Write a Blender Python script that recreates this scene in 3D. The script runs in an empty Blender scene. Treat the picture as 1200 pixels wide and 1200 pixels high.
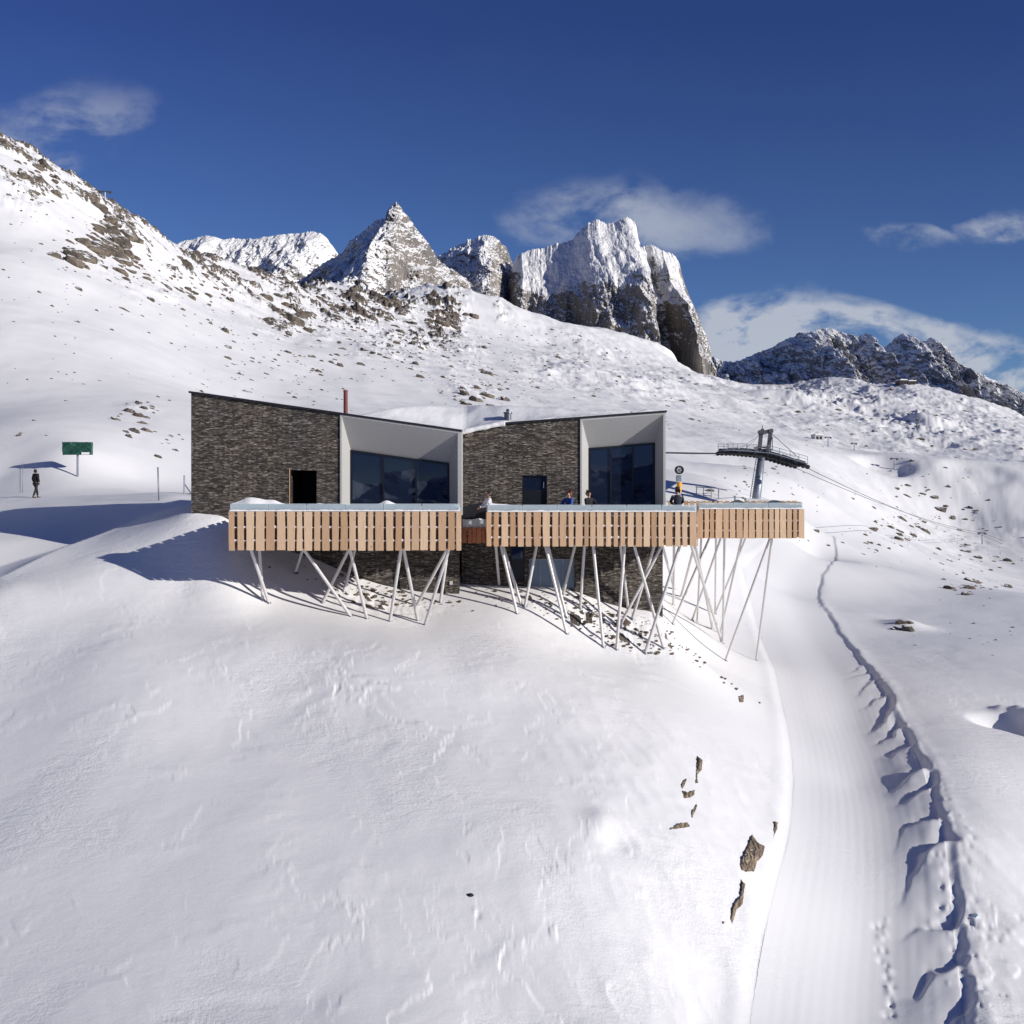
import bpy, math, random
import numpy as np
from mathutils import Vector, Matrix
random.seed(7)
rng = np.random.default_rng(11)
scene = bpy.context.scene
COL = scene.collection
F = 1294.0; CX = 600.0; HY = 565.0          # focal length, optical axis column and horizon row of the 1200 px photo

def P(px, py, d):
    return Vector(((px-CX)/F*d, d, (HY-py)/F*d))

# ------------------------------------------------------------------ noise
_perm = np.random.default_rng(5).permutation(4096).astype(np.int64)
def _h(ix, iy, iz, seed):
    return _perm[(ix + _perm[(iy + _perm[(iz + seed*131) & 4095]) & 4095]) & 4095]
def pn2(x, y, seed=0):
    x = np.asarray(x, float); y = np.asarray(y, float)
    ix = np.floor(x).astype(np.int64); iy = np.floor(y).astype(np.int64)
    fx = x-ix; fy = y-iy
    ux = fx*fx*fx*(fx*(fx*6-15)+10); uy = fy*fy*fy*(fy*(fy*6-15)+10)
    def g(dx, dy):
        a = _h(ix+dx, iy+dy, 0, seed)*(2*math.pi/4096.0)
        return np.cos(a)*(fx-dx)+np.sin(a)*(fy-dy)
    a = g(0,0); b = g(1,0); c = g(0,1); d = g(1,1)
    return ((a*(1-ux)+b*ux)*(1-uy)+(c*(1-ux)+d*ux)*uy)*1.5
def fbm(x, y, o=4, seed=0, gain=.5, lac=2.03):
    s = 0; a = 1; t = 0
    for i in range(o):
        s = s+a*pn2(x, y, seed+i); t += a; a *= gain; x = x*lac+17.3; y = y*lac-9.1
    return s/t
def rid(x, y, o=4, seed=0, gain=.5, lac=2.1):
    s = 0; a = 1; t = 0
    for i in range(o):
        s = s+a*(1-np.abs(pn2(x, y, seed+i))*1.6); t += a; a *= gain; x = x*lac+7.3; y = y*lac-3.1
    return s/t
def sst(a, b, x):
    t = np.clip((x-a)/(b-a), 0, 1); return t*t*(3-2*t)

# ------------------------------------------------------------------ object helpers
def tag(o, label=None, cat=None, group=None, kind=None):
    if label: o['label'] = label
    if cat: o['category'] = cat
    if group: o['group'] = group
    if kind: o['kind'] = kind
    return o
def empty(name, loc, label=None, cat=None, group=None):
    o = bpy.data.objects.new(name, None); COL.objects.link(o); o.location = loc
    o.empty_display_size = .3
    return tag(o, label, cat, group)
def wloc(o):
    v = Vector((0,0,0))
    while o is not None: v = v+o.location; o = o.parent
    return v
class MB:
    """collects faces, world coordinates"""
    def __init__(s): s.v = []; s.f = []; s.tone = []; s.t = 0.5; s.mi = []; s.m = 0
    def add(s, vs, fs):
        n = len(s.v); s.v += [tuple(v) for v in vs]; s.tone += [s.t]*len(vs)
        s.f += [tuple(n+i for i in f) for f in fs]; s.mi += [s.m]*len(fs)
        return s
    def hexa(s, a):                      # 8 corners: 4 bottom, 4 top
        return s.add(a, [(3,2,1,0),(4,5,6,7),(0,1,5,4),(1,2,6,5),(2,3,7,6),(3,0,4,7)])
    def box(s, x0, x1, y0, y1, z0, z1):
        return s.hexa([(x0,y0,z0),(x1,y0,z0),(x1,y1,z0),(x0,y1,z0),(x0,y0,z1),(x1,y0,z1),(x1,y1,z1),(x0,y1,z1)])
    def prism(s, poly, y0, y1):          # poly in x,z ; extruded in y
        n = len(poly)
        vs = [(p[0], y0, p[1]) for p in poly]+[(p[0], y1, p[1]) for p in poly]
        fs = [tuple(range(n)), tuple(range(2*n-1, n-1, -1))]
        for i in range(n):
            j = (i+1) % n; fs.append((j, i, i+n, j+n))
        return s.add(vs, fs)
    def tube(s, a, b, r0, r1=None, n=10, caps=True):
        a = Vector(a); b = Vector(b); r1 = r0 if r1 is None else r1
        d = (b-a).normalized(); u = d.orthogonal().normalized(); w = d.cross(u)
        vs = []
        for c, r in ((a, r0), (b, r1)):
            for i in range(n):
                t = 2*math.pi*i/n; vs.append(c+u*math.cos(t)*r+w*math.sin(t)*r)
        fs = [(i, (i+1) % n, n+(i+1) % n, n+i) for i in range(n)]
        if caps: fs += [tuple(range(n-1, -1, -1)), tuple(range(n, 2*n))]
        return s.add(vs, fs)
    def bar(s, a, b, w, h=None, up=(0,0,1)):
        a = Vector(a); b = Vector(b); h = h or w
        d = (b-a).normalized(); u = d.cross(Vector(up))
        if u.length < 1e-3: u = Vector((1,0,0))
        u.normalize(); t = u.cross(d)
        vs = []
        for c in (a, b):
            for i, j in ((-1,-1),(1,-1),(1,1),(-1,1)): vs.append(c+u*i*w/2+t*j*h/2)
        return s.add(vs, [(3,2,1,0),(4,5,6,7),(0,1,5,4),(1,2,6,5),(2,3,7,6),(3,0,4,7)])
    def build(s, name, mat, parent=None, smooth=False, bevel=0):
        base = wloc(parent) if parent is not None else Vector((0,0,0))
        me = bpy.data.meshes.new(name)
        me.from_pydata([(v[0]-base.x, v[1]-base.y, v[2]-base.z) for v in s.v], [], s.f)
        at = me.attributes.new('tone', 'FLOAT', 'POINT'); at.data.foreach_set('value', s.tone)
        for m in (mat if isinstance(mat, (list, tuple)) else [mat]): me.materials.append(m)
        if any(s.mi): me.polygons.foreach_set('material_index', s.mi)
        if smooth: me.polygons.foreach_set('use_smooth', [True]*len(me.polygons))
        me.update(); me.validate()
        o = bpy.data.objects.new(name, me); COL.objects.link(o)
        if parent is not None: o.parent = parent
        if bevel:
            b = o.modifiers.new('bevel', 'BEVEL'); b.width = bevel; b.segments = 2; b.limit_method = 'ANGLE'
        return o
def recenter(o):
    """put a single-mesh thing's origin at its base"""
    me = o.data; n = len(me.vertices); co = np.empty(n*3); me.vertices.foreach_get('co', co); co = co.reshape(-1,3)
    c = np.array([(co[:,0].min()+co[:,0].max())/2, (co[:,1].min()+co[:,1].max())/2, co[:,2].min()])
    me.vertices.foreach_set('co', (co-c).ravel()); o.location = Vector(c)+o.location
    return o
def copy_tree(o, parent=None):
    c = o.copy(); COL.objects.link(c); c.parent = parent
    for ch in list(o.children): copy_tree(ch, c)
    return c
def np_mesh(name, V, Q, mat, smooth=True, attrs=None, parent=None):
    me = bpy.data.meshes.new(name)
    me.vertices.add(len(V)); me.vertices.foreach_set('co', np.ascontiguousarray(V, dtype=np.float32).ravel())
    k = Q.shape[1]
    me.loops.add(Q.size); me.loops.foreach_set('vertex_index', np.ascontiguousarray(Q, dtype=np.int32).ravel())
    me.polygons.add(len(Q)); me.polygons.foreach_set('loop_start', np.arange(0, Q.size, k, dtype=np.int32))
    me.polygons.foreach_set('loop_total', np.full(len(Q), k, dtype=np.int32))
    me.polygons.foreach_set('use_smooth', np.full(len(Q), smooth))
    for n, a in (attrs or {}).items():
        at = me.attributes.new(n, 'FLOAT', 'POINT'); at.data.foreach_set('value', np.ascontiguousarray(a, dtype=np.float32).ravel())
    me.materials.append(mat); me.update(calc_edges=True)
    o = bpy.data.objects.new(name, me); COL.objects.link(o)
    if parent is not None: o.parent = parent
    return o
def gridq(R, C, wrap=False):
    i = np.arange(R-1)[:,None]; j = np.arange(C if wrap else C-1)[None,:]; j2 = (j+1) % C
    a = i*C+j; b = i*C+j2; c = (i+1)*C+j2; d = (i+1)*C+j
    return np.stack([a+0*b, b, c, d], -1).reshape(-1,4)

# ------------------------------------------------------------------ materials
class NT:
    def __init__(s, name):
        s.m = bpy.data.materials.new(name); s.m.use_nodes = True; s.t = s.m.node_tree; s.n = s.t.nodes; s.n.clear()
        s.out = s.n.new('ShaderNodeOutputMaterial'); s.b = s.n.new('ShaderNodeBsdfPrincipled')
        s.l(s.b.outputs[0], s.out.inputs[0])
    def l(s, a, b): s.t.links.new(a, b)
    def N(s, ty, **kw):
        n = s.n.new('ShaderNode'+ty)
        for k, v in kw.items(): setattr(n, k, v)
        return n
    def I(s, n, i, v):
        if v is None: return
        if hasattr(v, 'links') or isinstance(v, bpy.types.NodeSocket): s.l(v, n.inputs[i])
        else: n.inputs[i].default_value = v
    def math(s, op, a, b=None, c=None, clamp=False):
        n = s.N('Math', operation=op, use_clamp=clamp); s.I(n,0,a); s.I(n,1,b); s.I(n,2,c); return n.outputs[0]
    def noise(s, vec, scale, detail=4, rough=.5, dist=0):
        n = s.N('TexNoise'); s.I(n,'Vector',vec); n.inputs['Scale'].default_value = scale
        n.inputs['Detail'].default_value = detail; n.inputs['Roughness'].default_value = rough; n.inputs['Distortion'].default_value = dist
        return n.outputs['Fac']
    def coord(s, scale=(1,1,1), which='Object', rot=(0,0,0)):
        c = s.N('TexCoord'); mp = s.N('Mapping'); s.l(c.outputs[which], mp.inputs[0]); mp.inputs['Scale'].default_value = scale
        mp.inputs['Rotation'].default_value = rot
        return mp.outputs[0]
    def ramp(s, fac, stops, interp='LINEAR'):
        r = s.N('ValToRGB'); s.I(r,0,fac); e = r.color_ramp; e.interpolation = interp
        while len(e.elements) < len(stops): e.elements.new(.5)
        for el, (p, c) in zip(e.elements, stops):
            el.position = p; el.color = (c if hasattr(c, '__len__') else (c,c,c))[:3]+(1,) if hasattr(c, '__len__') else (c,c,c,1)
        return r.outputs[0]
    def mix(s, f, a, b, mode='MIX'):
        n = s.N('MixRGB', blend_type=mode)
        s.I(n,0,f)
        for i, v in ((1,a),(2,b)):
            if isinstance(v, tuple): n.inputs[i].default_value = v[:3]+(1,)
            else: s.I(n,i,v)
        return n.outputs[0]
    def mr(s, v, a, b, c=0., d=1., smooth=True):
        n = s.N('MapRange', interpolation_type='SMOOTHSTEP' if smooth else 'LINEAR'); s.I(n,0,v)
        for i, x in enumerate((a,b,c,d)): s.I(n,i+1,x)
        return n.outputs[0]
    def bump(s, h, strength=.5, dist=.05, nrm=None):
        n = s.N('Bump'); s.I(n,'Height',h); n.inputs['Strength'].default_value = strength; n.inputs['Distance'].default_value = dist
        if nrm is not None: s.l(nrm, n.inputs['Normal'])
        s.l(n.outputs[0], s.b.inputs['Normal']); return n.outputs[0]
    def set(s, color=None, rough=None, metal=None, spec=None):
        if color is not None:
            if isinstance(color, tuple): s.b.inputs['Base Color'].default_value = color[:3]+(1,)
            else: s.l(color, s.b.inputs['Base Color'])
        if rough is not None: s.I(s.b, 'Roughness', rough)
        if metal is not None: s.I(s.b, 'Metallic', metal)
        if spec is not None: s.b.inputs['Specular IOR Level'].default_value = spec
        return s

def rock_color(n, v, s=1.0):
    a = n.noise(v, .9*s, 5, .6); b = n.noise(v, 6*s, 5, .65)
    c = n.ramp(a, [(.3,(.075,.064,.056)), (.48,(.15,.125,.10)), (.62,(.25,.205,.155)), (.8,(.13,.12,.115))])
    return n.mix(.65, c, n.ramp(b, [(.3,(.28,.27,.26)), (.7,(1,1,1))]), 'MULTIPLY'), b

def m_simple(name, col, rough=.6, metal=0, spec=.5, var=.12, scale=8, bump=0):
    n = NT(name); v = n.coord()
    f = n.noise(v, scale, 4, .6)
    c = n.mix(1, tuple(col), n.ramp(f, [(.3, 1-var*1.5), (.7, 1+0*var)]), 'MULTIPLY')
    n.set(c, n.mr(f, .3, .7, max(.05, rough-.08), min(1, rough+.08)), metal, spec)
    if bump: n.bump(f, bump, .02)
    return n.m

SNOW = (.84,.835,.815)
def m_terrain():
    n = NT('terrain_snow'); v = n.coord()
    at = n.N('Attribute', attribute_name='rock').outputs['Fac']
    ag = n.N('Attribute', attribute_name='grain').outputs['Fac']
    f1 = n.noise(v, 1.7, 6, .6)
    ro = n.mr(n.math('ADD', at, n.math('MULTIPLY', n.math('SUBTRACT', f1, .5), .9)), .45, .55)
    rc, b = rock_color(n, v, .5)
    big = n.noise(v, .05, 3, .5)
    sc = n.mix(1, SNOW, n.ramp(big, [(.3,(.97,.972,.98)), (.7,(1,1,1))]), 'MULTIPLY')
    n.set(n.mix(ro, sc, rc), n.mr(ro, 0, 1, .55, .85), 0, .25)
    vs = n.coord((1,2.2,1), rot=(0,0,.45))
    fine = n.math('ADD', n.math('MULTIPLY', n.noise(vs, 2.2, 7, .62, .4), .8), n.math('MULTIPLY', n.noise(v, 14, 4, .6), .25))
    h = n.math('ADD', n.math('MULTIPLY', fine, ag), n.math('MULTIPLY', n.math('MULTIPLY', b, ro), 2.5))
    n.bump(h, .75, .055)
    return n.m
def m_snow(name='snow', bump=.5, tint=(1,1,1)):
    n = NT(name); v = n.coord()
    f = n.noise(v, 3, 6, .6)
    n.set(n.mix(1, tuple(SNOW[i]*tint[i] for i in range(3)), n.ramp(f, [(.3,(.96,.97,.985)), (.7,(1,1,1))]), 'MULTIPLY'), .55, 0, .25)
    n.bump(f, bump, .05); return n.m
def m_mountain(name, thr=.62, soft=.12, scale=1.0, dark=1.0, nz=.35, streak=1.0, shade_tint=0.0):
    n = NT(name); v = n.coord(); vv = n.coord((1,1,.22))
    geo = n.N('NewGeometry'); sep = n.N('SeparateXYZ'); n.l(geo.outputs['True Normal'], sep.inputs[0])
    f = n.noise(v, .05*scale, 8, .68); g = n.noise(vv, .09*scale, 8, .7)
    mix = n.math('ADD', n.math('MULTIPLY', n.math('SUBTRACT', f, .5), nz*1.6), n.math('MULTIPLY', n.math('SUBTRACT', g, .5), nz*1.6*streak))
    t = n.math('ADD', sep.outputs[2], mix)
    at = n.N('Attribute', attribute_name='snow').outputs['Fac']
    t = n.math('ADD', t, at)
    sn = n.mr(t, thr-soft, thr+soft)
    a = n.noise(vv, .035*scale, 6, .6); b = n.noise(vv, .25*scale, 7, .7)
    c = n.ramp(a, [(.3,(.12,.113,.108)), (.48,(.20,.185,.168)), (.62,(.29,.255,.215)), (.75,(.20,.195,.19))])
    c = n.mix(.8, c, n.ramp(b, [(.3,(.3,.3,.3)), (.65,(1.15,1.15,1.15))]), 'MULTIPLY')
    c = n.mix(1, c, (dark,dark,dark), 'MULTIPLY')
    if shade_tint: c = n.mix(shade_tint, c, (.17,.185,.215))  # blue cast of the shaded ranges mixed into the rock colour
    n.set(n.mix(sn, c, SNOW), n.mr(sn, 0, 1, .85, .6), 0, .2)
    n.bump(b, .8, 2.0/scale); return n.m
def m_stone():
    n = NT('slate_stone'); tc = n.N('TexCoord'); sp = n.N('SeparateXYZ'); n.l(tc.outputs['Object'], sp.inputs[0])
    geo_x = n.math('ADD', sp.outputs[0], sp.outputs[1])
    cb = n.N('CombineXYZ')
    wob = n.noise(tc.outputs['Object'], 1.6, 4, .6); wob2 = n.noise(n.coord((.8,.8,5)), 3, 3, .6)
    n.l(geo_x, cb.inputs[0])
    n.l(n.math('ADD', sp.outputs[2], n.math('ADD', n.math('MULTIPLY', wob, .12), n.math('MULTIPLY', wob2, .06))), cb.inputs[1])
    mp = n.N('Mapping'); n.l(cb.outputs[0], mp.inputs[0]); mp.inputs['Scale'].default_value = (5,26,1)
    ve = n.N('TexVoronoi', feature='DISTANCE_TO_EDGE'); n.l(mp.outputs[0], ve.inputs['Vector']); ve.inputs['Scale'].default_value = 1; ve.inputs['Randomness'].default_value = .85
    vc = n.N('TexVoronoi', feature='F1'); n.l(mp.outputs[0], vc.inputs['Vector']); vc.inputs['Scale'].default_value = 1; vc.inputs['Randomness'].default_value = .85
    sc_ = n.N('SeparateColor'); n.l(vc.outputs['Color'], sc_.inputs[0]); val = sc_.outputs[0]
    mort = n.mr(ve.outputs['Distance'], .10, .02)
    fine = n.noise(n.coord((1,1,2.5)), 9, 6, .7)
    v = n.mix(.42, val, fine)
    c = n.ramp(v, [(.15,(.024,.022,.02)), (.35,(.062,.055,.048)), (.5,(.105,.094,.082)), (.62,(.148,.134,.118)), (.76,(.225,.208,.186)), (.9,(.40,.38,.35))])
    patch = n.noise(tc.outputs['Object'], .6, 4, .6)
    c = n.mix(1, c, n.ramp(patch, [(.35,(.85,.84,.86)), (.65,(1.12,1.06,.98))]), 'MULTIPLY')
    c = n.mix(n.math('MULTIPLY', mort, .6), c, (.01,.009,.008))
    n.set(c, .8, 0, .25)
    n.bump(n.math('SUBTRACT', v, mort), .8, .04); return n.m
def m_wood(name, c0, c1, scale=1.0):
    n = NT(name); t = n.N('Attribute', attribute_name='tone').outputs['Fac']
    v = n.coord((14,14,.9)); g = n.noise(v, 2.2*scale, 6, .65, .6)
    c = n.mix(t, c0, c1)
    c = n.mix(.6, c, n.ramp(g, [(.3,(.62,.58,.55)), (.55,(1,1,1)), (.75,(.88,.84,.8))]), 'MULTIPLY')
    k = n.noise(n.coord((3,3,1.4)), 2.4, 2, .5)
    c = n.mix(n.mr(k, .7, .76), c, (.13,.06,.03))
    n.set(c, .7, 0, .3); n.bump(g, .3, .01); return n.m
def m_glass_dark(name, col=(.012,.02,.045), rough=.02, ior=2.2):
    n = NT(name); n.set(col, rough, 0, .5); n.b.inputs['IOR'].default_value = ior
    n.b.inputs['Specular Tint'].default_value = (.62,.76,1,1)
    f = n.noise(n.coord(), .5, 2, .5); n.bump(f, .05, .05)
    return n.m
def m_glass_clear(name, tint=(.93,.98,.99), op=.30):
    n = NT(name); n.n.remove(n.b)
    tr = n.N('BsdfTransparent'); tr.inputs[0].default_value = tint+(1,)
    gl = n.N('BsdfGlossy'); gl.inputs[1].default_value = .03
    df = n.N('BsdfDiffuse'); df.inputs[0].default_value = (.80,.90,.92,1)
    m1 = n.N('MixShader'); m1.inputs[0].default_value = op; n.l(tr.outputs[0], m1.inputs[1]); n.l(df.outputs[0], m1.inputs[2])
    fr = n.N('Fresnel'); fr.inputs[0].default_value = 1.5
    m2 = n.N('MixShader'); n.l(fr.outputs[0], m2.inputs[0]); n.l(m1.outputs[0], m2.inputs[1]); n.l(gl.outputs[0], m2.inputs[2])
    n.l(m2.outputs[0], n.out.inputs[0]); return n.m

M = dict(
 terrain=m_terrain(), snow=m_snow(), stone=m_stone(),
 larch=m_wood('larch_plank', (.47,.295,.17), (.69,.50,.33)), redwood=m_wood('red_plank', (.28,.10,.05), (.36,.15,.075)),
 deckwood=m_wood('deck_board', (.16,.10,.06), (.24,.15,.09)),
 render=m_simple('grey_render', (.42,.415,.40), .85, var=.08, scale=14, bump=.15),
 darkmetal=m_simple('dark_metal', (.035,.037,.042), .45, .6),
 black=m_simple('black_void', (.008,.008,.009), .7),
 frame=m_simple('window_frame', (.02,.022,.026), .4, .5),
 glass=m_glass_dark('dark_window_glass', (.008,.012,.024), .015, 1.75), glass2=m_glass_dark('pale_glass', (.16,.22,.28), .08, 1.6),  # second glass has a paler blue-grey colour, for the basement panes
 clear=m_glass_clear('balustrade_glass'), tinted=m_glass_clear('tinted_glass', (.25,.36,.40), .25),
 steel=m_simple('pale_painted_steel', (.62,.60,.585), .45, .2, var=.1),
 galv=m_simple('galvanised_steel', (.30,.33,.38), .5, .6, var=.25, scale=3),
 towerdark=m_simple('weathered_dark_steel', (.10,.105,.12), .55, .5, var=.3, scale=5),
 copper=m_simple('rusty_red_flue', (.20,.055,.04), .55, .3, var=.3),
 zinc=m_simple('grey_flue', (.13,.14,.17), .45, .5, var=.2),
 green=m_simple('green_tarp', (.012,.085,.055), .55, 0, var=.25, scale=5),
 yellow=m_simple('yellow_padding', (.72,.36,.03), .6, var=.15),
 tarp=m_simple('grey_tarp', (.09,.12,.15), .6, var=.3, scale=3, bump=.3),
 cable=m_simple('cable_steel', (.10,.105,.12), .5, .5),
 hut=m_simple('dark_hut_boards', (.07,.06,.055), .8, var=.3),
 blackcloth=m_simple('black_cloth', (.012,.012,.014), .85, var=.3), navy=m_simple('navy_cloth', (.02,.025,.05), .8, var=.3),
 bluecloth=m_simple('blue_cloth', (.03,.10,.36), .75, var=.2), whitecloth=m_simple('white_cloth', (.72,.71,.73), .8),
 skin=m_simple('skin', (.5,.29,.2), .55, var=.06), hairdark=m_simple('dark_hair', (.02,.013,.01), .6), hairred=m_simple('red_hair', (.10,.025,.018), .6),
 boot=m_simple('boot_leather', (.015,.013,.012), .6), eye=m_simple('eye', (.03,.02,.015), .2),
)
def m_rock():
    n = NT('boulder_rock'); v = n.coord(); geo = n.N('NewGeometry'); sep = n.N('SeparateXYZ'); n.l(geo.outputs['Normal'], sep.inputs[0])
    info = n.N('ObjectInfo').outputs['Random']
    va = n.N('VectorMath', operation='ADD'); n.l(v, va.inputs[0]); n.l(info, va.inputs[1])
    c, b = rock_color(n, va.outputs[0], 1.3)
    f = n.noise(v, 2.2, 6, .7)
    sn = n.mr(n.math('ADD', sep.outputs[2], n.math('MULTIPLY', n.math('SUBTRACT', f, .5), .9)), .80, .92)
    n.set(n.mix(sn, c, SNOW), .85, 0, .2); n.bump(b, .7, .12); return n.m
M['rock'] = m_rock()
def m_bare():
    n = NT('bare_rock'); v = n.coord((1,1,.6), rot=(.3,.2,.4)); c, b = rock_color(n, v, 2.4)
    w = n.N('TexWave', bands_direction='X'); n.l(n.coord((1,.35,1), rot=(0,0,.35)), w.inputs[0]); w.inputs['Scale'].default_value = 2.2; w.inputs['Distortion'].default_value = 9
    w.inputs['Detail'].default_value = 4; w.inputs['Detail Scale'].default_value = 2.5
    c = n.mix(.55, c, n.ramp(w.outputs['Fac'], [(.1,(.35,.33,.31)), (.4,(1,1,1)), (1,(1.1,1.08,1.0))]), 'MULTIPLY')
    c = n.mix(1, c, (1.55,1.5,1.4), 'MULTIPLY')
    geo = n.N('NewGeometry'); sep = n.N('SeparateXYZ'); n.l(geo.outputs['Normal'], sep.inputs[0]); f = n.noise(n.coord(), 3.2, 6, .7)
    sn = n.mr(n.math('ADD', sep.outputs[2], n.math('MULTIPLY', n.math('SUBTRACT', f, .5), 2.2)), 1.02, 1.12)
    n.set(n.mix(sn, c, SNOW), .85, 0, .2); n.bump(n.math('ADD', b, w.outputs['Fac']), .8, .06); return n.m
M['bare'] = m_bare()

# ------------------------------------------------------------------ terrain heights
# surveyed points: column, row, distance
CP = [
 # near slope, left to right
 (-120,1200,22.5),(0,1200,22.3),(300,1200,22),(600,1200,22.4),(760,1200,23.1),(850,1200,24.2),
 (-120,1000,28),(0,1000,27.5),(300,1000,27),(600,1000,27.3),(760,1000,28.3),(850,1000,29.7),(905,1000,31.2),
 (-120,850,33),(0,850,33),(300,850,32.8),(600,850,33.5),(760,850,35.9),(850,850,39.2),(905,850,42.6),
 (0,760,37),(150,760,36.5),(300,760,37),(450,765,37.5),(600,780,38),(760,790,41.5),(850,795,46.5),
 (-150,690,41),(0,700,40.5),(100,680,42),(215,690,41.5),
 # ground below terraces and along the basement wall
 (312,706,41.6),(411,722,41.6),(498,732,42),(606,722,43.3),(664,742,43.3),(707,758,43.3),(757,765,43.8),(787,750,47.5),
 (850,774,50),(886,774,53),(846,753,54.5),(838,718,63),(798,698,62),(811,727,57),
 (340,650,44.8),(370,653,45.2),(420,675,45.2),(480,690,45.2),(537,692,45.3),(590,686,46),(672,692,46),(728,712,46),(775,719,46.5),
 (280,628,44.5),(268,650,43),(224,604,46.5),
 (540,655,50),(640,660,52),(760,690,52),
 # plateau left
 (205,628,44),(245,602,45.2),(262,606,45),(240,598,50),(224,603,45.2),(190,612,49.5),(130,640,47),(60,668,44.8),(0,694,42.3),(0,638,48),(-150,640,48),(90,600,57),(0,608,55),(-150,610,56),
 (0,597,62),(150,588,62),(0,585,68),(42,583,68),(120,578,72),(200,578,66),(-150,590,68),
 (91,558,77),(0,560,78),(160,562,82),(-150,560,80),(91,528,81),(60,530,80.5),(0,528,82),
 # plateau behind the house
 (300,590,64),(450,600,64),(600,605,66),(740,615,70),(300,566,90),(450,570,95),(600,575,95),(740,580,95),
 (830,645,74),(790,600,78),(830,585,98),(880,588,100),(920,596,110),
 # left hill
 (0,500,88),(0,400,128),(0,300,180),(0,215,232),(0,174,262),(-200,60,290),(-200,300,180),(-200,500,100),
 (130,500,94),(130,400,150),(130,300,230),(130,241,285),
 (200,470,118),(200,400,180),(200,330,260),(200,288,310),
 (300,480,150),(300,420,205),(300,360,300),(300,322,390),(260,307,350),
 (400,480,160),(400,420,240),(400,365,380),(360,335,480),(440,352,500),(480,362,490),
 (500,470,200),(500,420,290),(500,380,430),(520,335,600),
 # bowl below the peaks
 (600,480,210),(600,440,310),(600,395,520),(600,367,660),
 (700,480,240),(700,430,380),(700,384,660),(750,397,660),(790,415,660),(650,381,660),
 (800,500,240),(800,460,370),(800,437,660),
 (840,548,165),(840,500,250),(840,460,420),(840,450,700),
 (920,560,150),(920,520,230),(920,480,400),(920,452,760),(870,452,720),(960,454,760),
 (1000,575,190),(1000,530,260),(1000,485,450),(1000,452,740),
 (1060,595,225),(1060,540,285),(1060,490,450),(1062,452,640),
 (1130,560,240),(1130,510,390),(1130,465,620),(1200,560,240),(1200,520,350),(1200,494,520),(1350,560,330),(1350,530,480),
 # slope right of the piste
 (1000,610,165),(1060,622,190),(1130,640,205),(1200,650,200),(1350,670,190),(1130,602,232),
 (1010,660,98),(1100,690,92),(1200,700,88),(1350,720,85),
 (1010,720,74),(1060,740,69),(1130,760,62),(1200,770,60),(1350,800,56),
 (1080,820,49.2),(1200,860,45),(1100,900,39.6),(1200,950,36.5),(1125,1000,32.6),(1200,1060,30.7),(1150,1200,25.2),(1250,1200,25.9),(1350,1000,36),
 # piste
 (1005,1200,25.3),(1010,1100,28.8),(1010,1000,32.9),(1000,920,38.8),(985,850,46.2),(960,780,56.5),(928,720,70),(912,690,81),(950,655,101),(955,630,120),(935,608,140),
]
cp = [((px-CX)/F*d, d, (HY-py)/F*d) for px, py, d in CP]
# ground falling away behind crests
def back(px, d, z): cp.append(((px-CX)/F*d, d, z))
for px, d, z in ((-200,420,60),(0,400,50),(130,420,45),(200,450,40),(260,520,45),(395,760,110),(520,800,110),(600,900,130),(700,900,110),(800,900,60),
                 (840,1000,60),(920,1150,60),(1000,1150,60),(1062,950,30),(1130,850,10),(1200,720,-20),(1350,650,-40)): back(px, d, z)
for px in (-200,100,400,700,1000,1300): back(px, 2200, -60); back(px, 4500, -90)
for th, lst in ((-60,((10,-11),(30,-7),(60,0),(120,22),(300,90),(900,60),(3000,-50))), (-100,((12,-12),(40,-10),(120,0),(400,40),(1500,0))),
                (60,((12,-12.5),(30,-15),(60,-15),(120,-14),(300,-20),(900,-80),(3000,-100))), (100,((12,-12.5),(40,-17),(120,-25),(400,-60),(1500,-120))),
                (180,((10,-13),(40,-19),(120,-35),(400,-90),(1500,-150))), (-180,((10,-13),(40,-19),(120,-35),(400,-90),(1500,-150))),
                (0,((3,-12.2),(10,-11.6),(15,-11.2))),(-30,((10,-11.5),(15,-11.4))),(30,((10,-12),(18,-12.8)))):
    for r, z in lst: cp.append((r*math.sin(math.radians(th)), r*math.cos(math.radians(th)), z))
cp = np.array(cp)
def abr(x, y):
    r = np.hypot(x, y)+1e-6; return np.arctan2(x, y)*1.15, np.log(r+4.0), np.sqrt(r*r+12.0**2)
ca, cb, cw = abr(cp[:,0], cp[:,1]); cq = cp[:,2]/cw
def kern(d2): return .5*d2*np.log(d2+1e-12)
_d2 = (ca[:,None]-ca[None])**2+(cb[:,None]-cb[None])**2
N = len(cp); A = np.zeros((N+3, N+3)); A[:N,:N] = kern(_d2)+np.eye(N)*2e-5; Pm = np.stack([np.ones(N), ca, cb], 1); A[:N,N:] = Pm; A[N:,:N] = Pm.T
W = np.linalg.solve(A, np.concatenate([cq, np.zeros(3)]))
def tps(x, y):
    sh = np.shape(x); a, b, w = abr(np.ravel(x), np.ravel(y)); o = np.empty(len(a))
    for i in range(0, len(a), 20000):
        s = slice(i, i+20000); d2 = (a[s,None]-ca[None])**2+(b[s,None]-cb[None])**2
        o[s] = kern(d2)@W[:N]+W[N]+W[N+1]*a[s]+W[N+2]*b[s]
    return (o*w).reshape(sh)
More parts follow.
